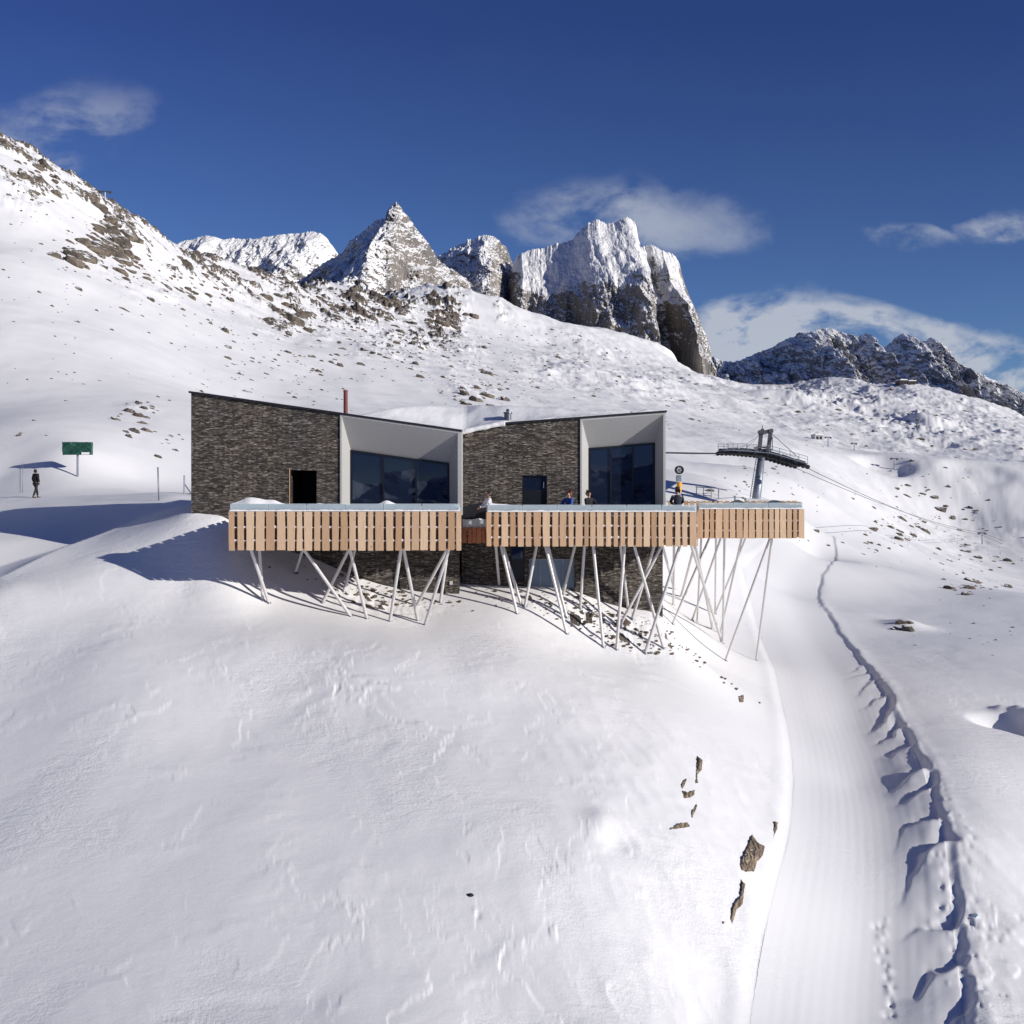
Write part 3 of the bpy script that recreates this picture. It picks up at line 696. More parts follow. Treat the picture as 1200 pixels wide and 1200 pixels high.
bw = MB(); n_ = 4
for k in range(n_+1):
    xx_ = bx0+(bx1-bx0)*k/n_; bw.box(max(bx0, xx_-.03), min(bx1, xx_+.03), YR+.05, YR+.12, bz0, bz1)
bw.box(bx0+.03, bx1-.03, YR+.06, YR+.11, bz1-.05, bz1); bo = tag(bw.build('window', M['galv'], house), 'pale glazed basement window of four panes')
for k in range(n_): MB().box(bx0+(bx1-bx0)*k/n_+.03, bx0+(bx1-bx0)*(k+1)/n_-.03, YR+.08, YR+.10, bz0, bz1-.05).build('pane', M['glass2'], bo)
# dark panel standing in for the shadow in the gap between the terraces
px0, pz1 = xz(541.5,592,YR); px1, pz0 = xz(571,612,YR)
MB().prism([(px0,pz0),(px1,pz0),(px1,xz(0,588,YR)[1]),(px0+.35,xz(0,591,YR)[1]),(px0,xz(0,594,YR)[1])], YR-.12, YR-.01).build('flat_panel', M['darkmetal'], house)
MB().box(*[xz(527,0,YL)[0], xz(530.5,0,YL)[0]], YL-.05, YL, xz(0,685,YL)[1], xz(0,681,YL)[1]).build('socket_box', M['steel'], house)
# roofs: thin dark sheet with flashing and the snow lying on it
def roof(x0, x1, line, y0, y1, name_label):
    m = MB(); m.prism([(x0,line(x0)+.003),(x1,line(x1)+.003),(x1,line(x1)+.085),(x0,line(x0)+.085)], y0-.10, y1+.1)
    o = m.build('roof', M['darkmetal'], house); tag(o, name_label); return o
rL = roof(xL0-.08, xL2+.02, rooflineL, YL, YL+9, 'slanted dark roof sheet falling to the right')
rR = roof(xz(588,0,YR)[0], xR2+.06, rooflineR, YR, YR+9, 'slanted dark roof sheet rising to the right')
def heap_mesh(name, xs, ys, fn, bottom, mat, parent, label=None):
    """snow body: top surface fn(x,y), closed down to bottom(x,y)"""
    X_, Y_ = np.meshgrid(xs, ys); Zt = fn(X_, Y_); Zb = bottom(X_, Y_)
    Zt = np.maximum(Zt, Zb+.004); R_, C_ = X_.shape
    b = wloc(parent) if parent is not None else Vector((0,0,0))
    V = np.concatenate([np.stack([X_,Y_,Zt],-1).reshape(-1,3), np.stack([X_,Y_,Zb],-1).reshape(-1,3)])-np.array(b)
    q = gridq(R_, C_); n = R_*C_; qb = q[:, ::-1]+n; idx = np.arange(n).reshape(R_, C_)
    ring = np.concatenate([idx[0,:], idx[1:,-1], idx[-1,-2::-1], idx[-2:0:-1,0]]); r2 = np.roll(ring, -1)
    side = np.stack([ring, ring+n, r2+n, r2], -1)
    o = np_mesh(name, V, np.concatenate([q, qb, side]), mat, True, None, parent)
    if label: tag(o, label)
    return o
def roofmid(X_, Y_):
    base = np.where(X_ < xL2, rooflineL(X_), np.interp(X_, [xR0, xz(560,0,YR)[0], xz(590,0,YR)[0]], [topR[0][1], topR[1][1], topR[2][1]])*(X_ < topR[2][0])+rooflineR(X_)*(X_ >= topR[2][0]))
    return base
def fmid(X_, Y_):
    b = roofmid(X_, Y_)
    top = 3.36+.08*fbm(X_/2.2, Y_/2.5, 3, 201)-.012*(X_+2)**2-.35*sst(-4.5,-7.3,X_)
    rise = b+.12+(Y_-46.1)*.42*sst(46.0, 48, Y_)+.08*fbm(X_/1.1, Y_/1.1, 3, 203)
    e = sst(-7.6,-6.6,X_)*sst(5.6, 2.0, X_)*sst(55.9, 54.6, Y_)
    return b+.09+(np.minimum(top, rise)-b-.09)*e
heap_mesh('roof_snow', np.linspace(-7.6, 5.6, 110), np.linspace(46.15, 56.0, 60), fmid, lambda a, b: roofmid(a, b)+.0, M['snow'], rR, 'thick drifted snow filling the valley between the roofs')
heap_mesh('roof_snow', np.linspace(xL0, -7.55, 40), np.linspace(YL+.25, YL+8.9, 30), lambda a, b: rooflineL(a)+.088+.05*sst(YL+.25, YL+1, b)+.03*fbm(a, b, 3, 205), lambda a, b: rooflineL(a)+.086, M['snow'], rL)
heap_mesh('roof_snow', np.linspace(-.3, xR2-.35, 130), np.linspace(YR-.13, YR+1.2, 20), lambda a, b: rooflineR(a)+.088+.10*np.clip(.3+fbm(a*1.1, b*.6+3, 3, 207), 0, 1)*sst(YR-.14, YR+.1, b)*sst(-.3,.3,a)*sst(xR2-.35,xR2-.8,a)+.05*np.exp(-((a-xz(757,0,YR)[0])/.3)**2), lambda a, b: rooflineR(a)+.086, M['snow'], rR)
# snow lip over the eave between the volumes
heap_mesh('roof_snow', np.linspace(xR0+.01, xz(592,0,YR)[0], 50), np.linspace(YR-.12, YR+.25, 8), lambda a, b: roofmid(a, b)+.13+.05*fbm(a*2, b, 3, 209), lambda a, b: roofmid(a, b)-.02-.05*(1+fbm(a*2.2, b*0, 3, 211))*sst(YR+.05, YR-.12, b), M['snow'], rR)
# flues
fa = xz(405,487,49)
t_ = MB().tube((fa[0],49,fa[1]-.6), (fa[0],49,xz(0,458.5,49)[1]), .095, n=14); t_.tube((fa[0],49,xz(0,458.5,49)[1]), (fa[0],49,xz(0,457.2,49)[1]), .11, .105, 14)
tag(t_.build('chimney', M['copper'], rL), 'thin rust red flue pipe')
fb = xz(595,497,46.8); t_ = MB(); zc = lambda py: xz(0,py,46.8)[1]
t_.tube((fb[0],46.8,zc(500)), (fb[0],46.8,zc(483.5)), .155, n=16); t_.tube((fb[0],46.8,zc(484.5)), (fb[0],46.8,zc(483)), .19, .18, 16)
t_.tube((fb[0],46.8,zc(483)), (fb[0],46.8,zc(480.5)), .06, n=10); t_.tube((fb[0],46.8,zc(481.2)), (fb[0],46.8,zc(479.2)), .09, .04, 12)
tag(t_.build('chimney', M['zinc'], rR), 'short grey flue with a small cap')

# ------------------------------------------------------------------ terraces
def parapet(name, A, B, ztop, zbot, parent, mat, label, out=1, seed=1, snowrail=True, wmin=.17, wmax=.30, gap=.085):
    """A,B = (x,y) plan ends; planks on the camera side, rails behind"""
    rd_ = random.Random(seed); m = MB(); a = Vector((A[0],A[1],0)); b = Vector((B[0],B[1],0)); L = (b-a).length; d = (b-a)/L; nrm = Vector((d.y,-d.x,0))*out
    s = 0
    while s < L-.05:
        wd = min(rd_.uniform(wmin, wmax), L-s); m.t = min(1, max(0, rd_.gauss(.55,.33)))
        j = [rd_.uniform(-.012,.012) for _ in range(4)]; zt = ztop+rd_.uniform(-.012,.006); zb = zbot+rd_.uniform(-.012,.012)
        c = [a+d*(s+j[0])+nrm*.035, a+d*(s+wd+j[1])+nrm*.035, a+d*(s+wd+j[1]), a+d*(s+j[0])]; e = [a+d*(s+j[2])+nrm*.035, a+d*(s+wd+j[3])+nrm*.035, a+d*(s+wd+j[3]), a+d*(s+j[2])]
        lo = [(p.x,p.y,zb) for p in c]; hi = [(p.x,p.y,zt) for p in e]
        zm = (zb+zt)/2; k = rd_.uniform(-.012,.012); mid = [((c[i]+e[i])/2+d*k) for i in range(4)]; mi = [(p.x,p.y,zm) for p in mid]
        m.hexa(lo+mi); m.hexa(mi+hi); s += wd+gap*rd_.uniform(.75,1.25)
    o = m.build(name, mat, parent); tag(o, label)
    r = MB(); sns = []
    for zr in (zbot+.22*(ztop-zbot), zbot+.56*(ztop-zbot), ztop-.10):
        p = a-nrm*.045; q = b-nrm*.045; r.bar((p.x,p.y,zr), (q.x,q.y,zr), .07, .05)
        if snowrail and zr < ztop-.2:
            sn = MB(); sns.append(sn); p = a-nrm*.022; q = b-nrm*.022; k = int(L/.12)
            for i in range(k):
                u0 = i/k; u1 = (i+1)/k; h = rd_.uniform(.02,.085)
                c0 = p+(q-p)*u0; c1 = p+(q-p)*u1; sn.bar((c0.x,c0.y,zr+.027+h/2), (c1.x,c1.y,zr+.027+h/2), .04, h)
    r.build('rail', M['deckwood'], o)
    for sn in sns: sn.build('rail_snow', M['snow'], o)
    return o
def balustrade(A, B, z0, h, parent, mat, seed, prof=None, inn=1, heap=.3, depth=.5):
    """glass strip over the planks with snow piled against it"""
    a = Vector((A[0],A[1],0)); b = Vector((B[0],B[1],0)); L = (b-a).length; d = (b-a)/L; nrm = Vector((-d.y,d.x,0))*inn
    g = MB(); k = max(1, round(L/1.35))
    for i in range(k):
        p = a+d*(L*i/k+.012)+nrm*.05; q = a+d*(L*(i+1)/k-.012)+nrm*.05; g.bar((p.x,p.y,z0+h/2), (q.x,q.y,z0+h/2), .014, h)
    g.build('glass_panel', mat, parent)
    if heap:
        n1, n2 = int(L/.08), 9; S, T = np.meshgrid(np.linspace(.02, L-.02, n1), np.linspace(0, 1, n2))
        pr1 = fbm(S/1.3, S*0+seed, 3, seed+60); hh = heap*(.72+.45*pr1)+(prof(S/L) if prof is not None else 0)
        zt = z0-.12+(hh+.12)*(1-T**1.8*.8)+.02*fbm(S*3, T*2, 2, seed)
        if h < .31 and heap < .5:
            ss = np.linspace(.01, L-.01, int(L/.06)); cm = MB(); hh_ = .035+.05*np.clip(.4+fbm(ss*2.2, ss*0+seed, 3, seed+90), 0, 1)
            for i in range(len(ss)-1):
                p0 = a+d*ss[i]-nrm*.005; p1 = a+d*ss[i+1]-nrm*.005; q_ = [p0-nrm*.045, p1-nrm*.045, p1+nrm*.04, p0+nrm*.04]
                z_ = z0+.026; tp_ = [(v_.x, v_.y, z_+hh_[i+(k_ in (1,2))]*(.75 if k_ < 2 else 1)) for k_, v_ in enumerate(q_)]
                nb_ = len(cm.v); cm.add([(v_.x, v_.y, z_) for v_ in q_]+tp_, [(4,5,6,7),(0,1,5,4),(2,3,7,6)])
            cm.build('rail_snow', M['snow'], parent, True)
        XX = a.x+d.x*S+nrm.x*(.075+T*depth); YY = a.y+d.y*S+nrm.y*(.075+T*depth); zb = np.full_like(zt, z0-.16)
        base = np.array(wloc(parent)); V = np.concatenate([np.stack([XX,YY,zt],-1).reshape(-1,3), np.stack([XX,YY,zb],-1).reshape(-1,3)])-base
        q = gridq(n2, n1); n = n1*n2; idx = np.arange(n).reshape(n2, n1)
        ring = np.concatenate([idx[0,:], idx[1:,-1], idx[-1,-2::-1], idx[-2:0:-1,0]]); r2 = np.roll(ring, -1)
        np_mesh('snow_drift', V, np.concatenate([q, q[:, ::-1]+n, np.stack([ring, ring+n, r2+n, r2], -1)]), M['snow'], True, None, parent)
def strut(parent, top, foot, td, r=.062, mat=None):
    t = P(top[0], top[1]-1.5, td); f = hit1(*foot); dv = (t-f).normalized()
    m = MB(); m.tube(f-dv*.35, t+dv*.12, r, n=12); o = m.build('support_strut', mat or M['steel'], parent)
    pl = MB(); pl.tube(f-Vector((0,0,.12)), f+Vector((0,0,.02)), .10, .09, 12); pl.build('foot_plate', M['galv'], o)
# left terrace
dL = 40.0; XA, XB = xz(268.5,0,dL)[0], xz(540,0,dL)[0]; zt, zb = xz(0,599.3,dL)[1], xz(0,645,dL)[1]; zf = zb+.34
TL_ = empty('wooden_terrace', (0,0,0)); TL_.location = ((XA+XB)/2, 42.5, zb)
tag(TL_, 'left wooden terrace with larch plank parapet in front of the left picture window', 'terrace')
parapet('plank_parapet', (XA,dL), (XB,dL), zt, zb, TL_, M['larch'], 'front parapet of pale larch planks', seed=3)
XC = xz(537.5,0,YL-.2)[0]
parapet('plank_parapet', (XB-.02,dL+.05), (XC,YL-.2), zt, zb, TL_, M['larch'], 'right side parapet of larch planks', seed=4)
parapet('plank_parapet', (XA-.0,YL-.9), (XA-.0,dL+.05), zt, zb, TL_, M['larch'], 'left side parapet of larch planks', seed=5)
MB().box(XA+.12, XB-.1, dL+.13, dL+.17, zb+.05, zt-.04).build('shade_backing', M['deckwood'], TL_)  # board added behind the planks to darken the gaps
MB().box(XA-.0+.18, XA+.22, dL+.18, YL-1, zb+.05, zt-.04).build('shade_backing', M['deckwood'], TL_)  # added to keep sunlit slots out of the side parapet's shadow
MB().hexa([(XA+.08,dL+.18,zf-.16),(XB-.06,dL+.18,zf-.16),(XC-.06,YL-.05,zf-.16),(XA+.08,YL-.05,zf-.16),(XA+.08,dL+.18,zf),(XB-.06,dL+.18,zf),(XC-.06,YL-.05,zf),(XA+.08,YL-.05,zf)]).build('deck_floor', M['deckwood'], TL_)
jb = MB()
for y_ in (dL+.7, dL+2.2, dL+3.7): jb.box(XA+.1, XB-.5, y_-.09, y_+.09, zb+.02, zf-.163)
jb.build('joist', M['deckwood'], TL_)
balustrade((XA+.02,dL), (XB-.02,dL), zt-.02, .30, TL_, M['clear'], 3, lambda s: .30*np.exp(-((s-.10)/.07)**2)+.10*np.exp(-((s-.19)/.03)**2)+.11*np.exp(-((s-.675)/.03)**2)-.03*sst(.75,.95,s), heap=.36)
balustrade((XB-.06,dL+.1), (XC-.02,YL-.4), zt-.02, .30, TL_, M['clear'], 5, heap=.25)
heap_mesh('floor_snow', np.linspace(XA+.24, XB-.45, 70), np.linspace(dL+.2, YL-.06, 30), lambda a, b: zf+.10+.12*fbm(a/1.2, b/1.2, 3, 220), lambda a, b: zf+0*a+.002, M['snow'], TL_)
for tp, ft, td in (((294,645),(315,706),40.5),((304,645),(308,703),41.5),((355,645),(346,671),43.6),((356,645),(411,722),40.6),((409,645),(378,706),42),((410,645),(430,725),40.6),((416,645),(403,693),43.6),
                   ((470,645),(457,728),40.6),((473,645),(489.5,727),40.7),((524,645),(488.6,709),42.2),((526,645),(498,732),40.6),((525,645),(516,706),43.8)): strut(TL_, tp, ft, td)
# right terrace: middle part and the wing on the right
dM, dR = 43.0, 48.0
MA, MBx = xz(570.5,0,dM)[0], xz(817,0,dM)[0]; ztm0, ztm1 = xz(0,599,dM)[1], xz(0,600.8,dM)[1]; zbm = xz(0,640.3,dM)[1]; ztm = (ztm0+ztm1)/2
RA, RB = xz(818,0,dR)[0], xz(942,0,dR)[0]; ztr, zbr = xz(0,596.6,dR)[1], xz(0,630.9,dR)[1]; zfm = zbm+.34
TR_ = empty('wooden_terrace', (0,0,0)); TR_.location = (5, 47, zbm)
tag(TR_, 'right wooden terrace on tall crossed struts with a wing towards the ski lift tower', 'terrace')
parapet('plank_parapet', (MA,dM), (MBx,dM), ztm, zbm, TR_, M['larch'], 'middle front parapet of larch planks', seed=13, wmin=.16, wmax=.28)
parapet('plank_parapet', (MA,YR-.2), (MA,dM+.05), ztm, zbm, TR_, M['larch'], 'left side parapet facing the gap', seed=14)
parapet('plank_parapet', (MBx+.01,dM+.05), (RA-.05,dR-.05), ztm-.02, zbm, TR_, M['larch'], 'angled larch parapet joining the wing', seed=15)
parapet('plank_parapet', (RA,dR), (RB,dR), ztr, zbr, TR_, M['larch'], 'front parapet of the right wing', seed=16, gap=.06)
parapet('plank_parapet', (RB,dR+.05), (RB,60), ztr, zbr, TR_, M['larch'], 'right side parapet of the wing', seed=17)
yB = 61.0; RX0, RX1 = xz(783,0,yB)[0], xz(860,0,yB)[0]; zrb = xz(0,586.8,yB)[1]
parapet('plank_parapet', (RX0,yB), (RX1+3.5,yB), zrb, zrb-1.3, TR_, M['larch'], 'rear larch parapet', seed=18, snowrail=False)
MB().box(MA+.12, MBx-.1, dM+.13, dM+.17, zbm+.05, ztm-.04).build('shade_backing', M['deckwood'], TR_)  # boards added here and on the wing so the plank gaps stay dark
MB().box(RA+.12, RB-.1, dR+.13, dR+.17, zbr+.05, ztr-.04).build('shade_backing', M['deckwood'], TR_)
fl_ = MB()
fl_.add([(MA+.05,dM+.18,zfm),(MBx-.02,dM+.18,zfm),(RA,dR+.18,zfm),(RB-.05,dR+.18,zfm),(RB-.05,60.9,zfm),(xR2+.05,60.9,zfm),(xR2+.05,YR-.05,zfm),(MA+.05,YR-.05,zfm)]+
        [(MA+.05,dM+.18,zfm-.16),(MBx-.02,dM+.18,zfm-.16),(RA,dR+.18,zfm-.16),(RB-.05,dR+.18,zfm-.16),(RB-.05,60.9,zfm-.16),(xR2+.05,60.9,zfm-.16),(xR2+.05,YR-.05,zfm-.16),(MA+.05,YR-.05,zfm-.16)],
        [(0,1,2,6,7),(2,3,4,5,6),(15,14,10,9,8),(14,13,12,11,10)]+[((i+1) % 8, i, i+8, (i+1) % 8+8) for i in range(8)])
fl_.build('deck_floor', M['deckwood'], TR_)
jb = MB()
for y_ in (dM+.6, dM+1.9): jb.box(MA+.1, MBx-.1, y_-.09, y_+.09, zbm+.02, zfm-.163)
for y_ in (49, 51.5, 54.5, 57.5): jb.box(xR2+.2, RB-.1, y_-.09, y_+.09, zbm+.02, zfm-.163)
jb.build('joist', M['deckwood'], TR_)
balustrade((MA+.02,dM), (MBx-.02,dM), ztm-.02, .30, TR_, M['clear'], 7, lambda s: .10*np.exp(-(s/.10)**2)-.07*sst(.4,1,s), heap=.36)
balustrade((RA+.02,dR), (RB-.02,dR), ztr-.02, .30, TR_, M['clear'], 9, lambda s: -.05*sst(.5,1,s), heap=.36)
balustrade((RX1,yB), (RB-.3,yB), zrb, .28, TR_, M['tinted'], 11, heap=0)
balustrade((RB-.02,dR+.1), (RB-.02,60), ztr-.02, .33, TR_, M['clear'], 12, heap=0)
def deckin(a, b): return zfm+.10+.12*fbm(a/1.3, b/1.3, 3, 230)
heap_mesh('floor_snow', np.linspace(MA+.1, MBx-.15, 70), np.linspace(dM+.2, YR-.15, 22), deckin, lambda a, b: zfm+0*a+.002, M['snow'], TR_)
heap_mesh('floor_snow', np.linspace(MBx+.95, RB-.15, 50), np.linspace(dR+.2, 60.8, 50), lambda a, b: zfm+.25+.55*sst(50,60,b)+.12*fbm(a/1.3, b/1.3, 3, 231), lambda a, b: zfm+0*a+.002, M['snow'], TR_)
strl = [((581,640),(585,686),44.8),((587,640),(606,719),43.6),((589,640),(611,709),44.2),((629,640),(615,711),44.3),((639,640),(664,742),43.5),((642,640),(664,723),44.3),((674,640),(660,696),45.2),((685,640),(680,713),44.6),
 ((695,640),(707,758),43.5),((727,640),(736,713),45),((732,640),(722.5,761),43.5),((743,640),(777.5,759),43.6),((767,640),(741,725),44.8),((776,640),(726,734),44.2),((797,640),(756,765),43.6),
 ((776,640),(790,690),52),((790,640),(789,709),52),((814,640),(798,699),53),((810,640),(846,753),45.5),((815,640),(835,737),47)]
for tp, ft, td in strl: strut(TR_, tp, ft, td)
for tp, ft, td in [((832,631),(788,731),48.6),((822,631),(817,729),51),((846,631),(811,727),50.5),((839,631),(838,719),55),((849,631),(847,754),49.5),((870,631),(844,742),50),((877,631),(838,719),54),((903,631),(850,774),48.6),((905,631),(886,774),49.2)]:
    strut(TR_, (tp[0], 565+(zbm+.05)*-F/td), ft, td, .05)
# footbridge in the gap
yg = 44.3; GA, GB = xz(541.5,0,yg)[0], xz(570,0,yg)[0]; zgt, zgb = xz(0,618,yg)[1], xz(0,636.5,yg)[1]
BR = empty('footbridge', ((GA+GB)/2, yg+.8, zgb), 'short low footbridge with reddish planks between the two terraces', 'footbridge')
parapet('plank_parapet', (GA,yg), (GB,yg), zgt, zgb, BR, M['redwood'], None, seed=22, wmin=.13, wmax=.19, gap=.03, snowrail=False)
MB().box(GA, GB, yg+.12, YR-.15, zgb+.15, zgb+.27).build('deck_floor', M['deckwood'], BR)
balustrade((GA,yg), (GB,yg), zgt, .32, BR, M['clear'], 15, heap=.36, depth=.9)

# ------------------------------------------------------------------ people
def skin_mesh(name, J, E, mat, parent, base, rot, lev=2, smooth=True):
    me = bpy.data.meshes.new(name); me.from_pydata([(j[0],j[1],j[2]) for j in J], E, []); me.materials.append(mat)
    o = bpy.data.objects.new(name, me); COL.objects.link(o)
    if parent is not None: o.parent = parent
    else: o.location = base
    m = o.modifiers.new('skin', 'SKIN'); m.use_smooth_shade = True
    me.update()
    if not me.skin_vertices: bpy.context.view_layer.update()
    if me.skin_vertices:
        for i, j in enumerate(J):
            me.skin_vertices[0].data[i].radius = (j[3], j[4] if len(j) > 4 else j[3]); me.skin_vertices[0].data[i].use_root = (i == 0)
    s = o.modifiers.new('subdivision', 'SUBSURF'); s.levels = lev; s.render_levels = lev
    return o
def chain(E, ids): E += list(zip(ids[:-1], ids[1:]))
def person(base, yaw, label, jacket, trousers, hairmat, hair='short', pose='stand', hat=None, scale=1.0):
    root = empty('person', base, label, 'person'); root.rotation_euler = (0,0,yaw); root.scale = (scale,)*3
    # local: faces -y.  pose dictionary of joints
    st = .12 if pose == 'walk' else 0
    hipz = .93; legs = []
    for sx in (-1, 1):
        fwd = st*sx
        legs.append([(sx*.09,0,hipz,.095), (sx*.10,-.03-fwd*.9,.50,.065), (sx*.10,.02-fwd*1.9,.09,.045)])
    if pose == 'phone': arms = [[(-.19,0,1.42,.06),(-.27,.02,1.15,.05),(-.22,-.02,.92,.037)], [(.19,0,1.42,.06),(.25,-.12,1.2,.048),(.12,-.16,1.48,.036)]]
    elif pose == 'lean': arms = [[(-.19,-.06,1.40,.06),(-.26,-.18,1.18,.05),(-.14,-.42,1.08,.037)], [(.19,-.06,1.40,.06),(.26,-.18,1.18,.05),(.14,-.42,1.08,.037)]]
    else: arms = [[(-.19,0,1.42,.06),(-.27,.03,1.15,.05),(-.25,-.06,.92,.037)], [(.19,0,1.42,.06),(.27,.03,1.15,.05),(.25,-.06,.92,.037)]]
    # body: one continuous surface (torso, limbs, neck, head)
    J = [(0,0,hipz,.11,.09),(0,0,1.15,.12,.085),(0,-.0,1.36,.13,.09),(0,.0,1.49,.05),(0,-.01,1.56,.055),(0,-.02,1.64,.085,.095),(0,-.01,1.72,.06)]
    E = [(0,1),(1,2),(2,3),(3,4),(4,5),(5,6)]
    J.append((0,-.105,1.625,.014)); E.append((5,7))
    for L in legs: n = len(J); J += L; E.append((0,n)); chain(E, [n,n+1,n+2]); J.append((L[2][0],L[2][1]-.14,.05,.035)); E.append((n+2,n+3))
    hands = []
    for A_ in arms: n = len(J); J += A_; E.append((2,n)); chain(E, [n,n+1,n+2]); hands.append(Vector(A_[2][:3]))
    skin_mesh('body', J, E, M['skin'], root, base, yaw, 2)
    for A_ in arms:                                    # hands: palm, four fingers, thumb
        w = Vector(A_[2][:3]); e = Vector(A_[1][:3]); d = (w-e).normalized(); sx = 1 if w.x > 0 else -1
        lat = Vector((0,1,0)).cross(d).normalized() if abs(d.y) < .9 else Vector((1,0,0)); pn_ = d.cross(lat).normalized()
        HJ = [(*w,.022,.016),(*(w+d*.07),.036,.016)]; HE = [(0,1)]
        for k, (o_, L_) in enumerate(((-.03,.065),(-.01,.078),(.01,.075),(.03,.058))):
            a = w+d*.085+lat*o_; b = a+d*L_*.55+pn_*.008; c = b+d*L_*.3+pn_*.03; n = len(HJ); HJ += [(*a,.009),(*b,.0085),(*c,.007)]; HE.append((1,n)); chain(HE, [n,n+1,n+2])
        a = w+d*.03-lat*.035; b = a+d*.035-lat*.025+pn_*.01; n = len(HJ); HJ += [(*a,.011),(*b,.009)]; HE += [(0,n),(n,n+1)]
        skin_mesh('hand', HJ, HE, M['skin'] if pose != 'phone' else M['blackcloth'], root, base, yaw, 1)
    # jacket
    J = [(0,0,.86,.175,.13),(0,0,1.0,.165,.12),(0,0,1.2,.17,.125),(0,0,1.38,.17,.115),(0,0,1.47,.085,.08)]; E = [(0,1),(1,2),(2,3),(3,4)]
    for A_ in arms:
        n = len(J); J += [(A_[0][0],A_[0][1],A_[0][2],.082),(A_[1][0],A_[1][1],A_[1][2],.068),tuple(Vector(A_[1][:3]).lerp(Vector(A_[2][:3]), .93))+(.05,)]; E.append((3,n)); chain(E, [n,n+1,n+2])
    skin_mesh('jacket', J, E, jacket, root, base, yaw, 2)
    J = [(0,0,.90,.14,.11)]; E = []
    for L in legs: n = len(J); J += [(L[0][0],0,.84,.105),(L[1][0],L[1][1],.5,.075),(L[2][0],L[2][1],.11,.06)]; E.append((0,n)); chain(E, [n,n+1,n+2])
    skin_mesh('trousers', J, E, trousers, root, base, yaw, 2)
    for L in legs:
        x_, y_ = L[2][0], L[2][1]
        skin_mesh('boot', [(x_,y_+.02,.14,.058),(x_,y_+.03,.055,.055),(x_,y_-.10,.045,.05,.04),(x_,y_-.19,.04,.036)], [(0,1),(1,2),(2,3)], M['boot'], root, base, yaw, 2)
    HJ = [(0,.02,1.69,.10,.10),(0,.0,1.745,.07),(0,.075,1.63,.07)]; HE = [(0,1),(0,2)]
    if hair == 'long': HJ += [(0,.095,1.52,.065),(0,.10,1.42,.05)]; HE += [(2,3),(3,4)]
    skin_mesh('hood' if hair == 'hood' else 'hair', HJ if hair != 'hood' else [(0,.03,1.50,.10),(0,.03,1.62,.115),(0,.01,1.74,.09)], HE if hair != 'hood' else [(0,1),(1,2)], hairmat, root, base, yaw, 2)
    for sx in (-1, 1):
        e = MB(); e.tube((sx*.032,-.108,1.655), (sx*.032,-.116,1.655), .011, .006, 8); ob = e.build('eye', M['eye'], None); ob.parent = root
        e = MB(); e.tube((sx*.092,-.0,1.61), (sx*.097,.0,1.675), .016, .018, 8); ob = e.build('ear', M['skin'], None); ob.parent = root
    return root
g_ = hit1(42,583.5)
person(g_, math.radians(150), 'person in a black hooded coat standing on the snow path at the far left', M['blackcloth'], M['blackcloth'], M['blackcloth'], 'hood', 'walk', scale=1.02)
ft = zfm+.16
def on_deck(px, d): return Vector((xz(px,0,d)[0], d, ft))
person(on_deck(667,44.6), math.radians(-40), 'person in a bright blue jacket with long reddish hair behind the parapet', M['bluecloth'], M['navy'], M['hairred'], 'long', 'lean', scale=.93)
person(on_deck(690,44.9), math.radians(30), 'person in black leaning beside the edge of the right picture window', M['blackcloth'], M['blackcloth'], M['hairdark'], 'short', 'lean', scale=.93)
person(on_deck(794,46.0), math.radians(180), 'person in a dark navy jacket seen from behind near the terrace corner', M['navy'], M['blackcloth'], M['hairdark'], 'short', 'lean', scale=1.0)
person(on_deck(573.5,43.6), math.radians(-70), 'person in a white jacket at the left corner of the right terrace', M['whitecloth'], M['navy'], M['hairdark'], 'short', 'lean', scale=.93)
# covered furniture on the wing
tp = MB(); c = P(868,590,57)
pk = [(-1.6,-.7,0),(1.5,-.8,0),(1.7,.8,0),(-1.4,.7,0),(-1.1,-.4,.28),(.8,-.4,.22),(.9,.5,.24),(-.9,.4,.30),(-.15,.0,.66)]
tp.add([(c.x+a, 57+b_, zfm+.62+h_) for a, b_, h_ in pk], [(0,1,5,4),(1,2,6,5),(2,3,7,6),(3,0,4,7),(4,5,8),(5,6,8),(6,7,8),(7,4,8),(3,2,1,0)])
o = tp.build('covered_furniture', M['tarp'], None, False, .03); tag(recenter(o), 'dark grey tarpaulin heap peaking behind the wing parapet', 'tarpaulin')

# ------------------------------------------------------------------ sign, poles, snow gun, frame
g_ = hit1(91,558.5); d = g_.y; s = d/F
sg = empty('covered_sign', g_, 'board sign wrapped in dark green tarp on a single post', 'sign')
MB().tube(g_-Vector((0,0,.5)), g_+Vector((0,0,27*s)), .075, n=12).build('post', M['galv'], sg)
X_, Z_ = np.meshgrid(np.linspace(-17*s, 17*s, 50), np.linspace(25.5*s, 40.5*s, 26))
fold = .16*np.abs(fbm(X_*1.4+Z_*.9, Z_*.8, 4, 301))+.12*rid(X_*1.1-Z_*1.6, Z_*.4, 3, 303)
fr_ = np.stack([X_, -.09-fold, Z_+.03*fbm(X_*2, Z_, 2, 305)], -1).reshape(-1,3); bk = np.stack([X_, .09+fold*.5, Z_], -1).reshape(-1,3)
q = gridq(26, 50); n = 26*50; idx = np.arange(n).reshape(26, 50); ring = np.concatenate([idx[0,:], idx[1:,-1], idx[-1,-2::-1], idx[-2:0:-1,0]]); r2 = np.roll(ring, -1)
np_mesh('tarp_cover', np.concatenate([fr_, bk]), np.concatenate([q, q[:, ::-1]+n, np.stack([ring, ring+n, r2+n, r2], -1)]), M['green'], True, None, sg)
MB().box(g_.x+6*s, g_.x+15*s, g_.y-.24, g_.y-.16, g_.z+25.8*s, g_.z+28.4*s).build('snow_patch', M['snow'], sg)
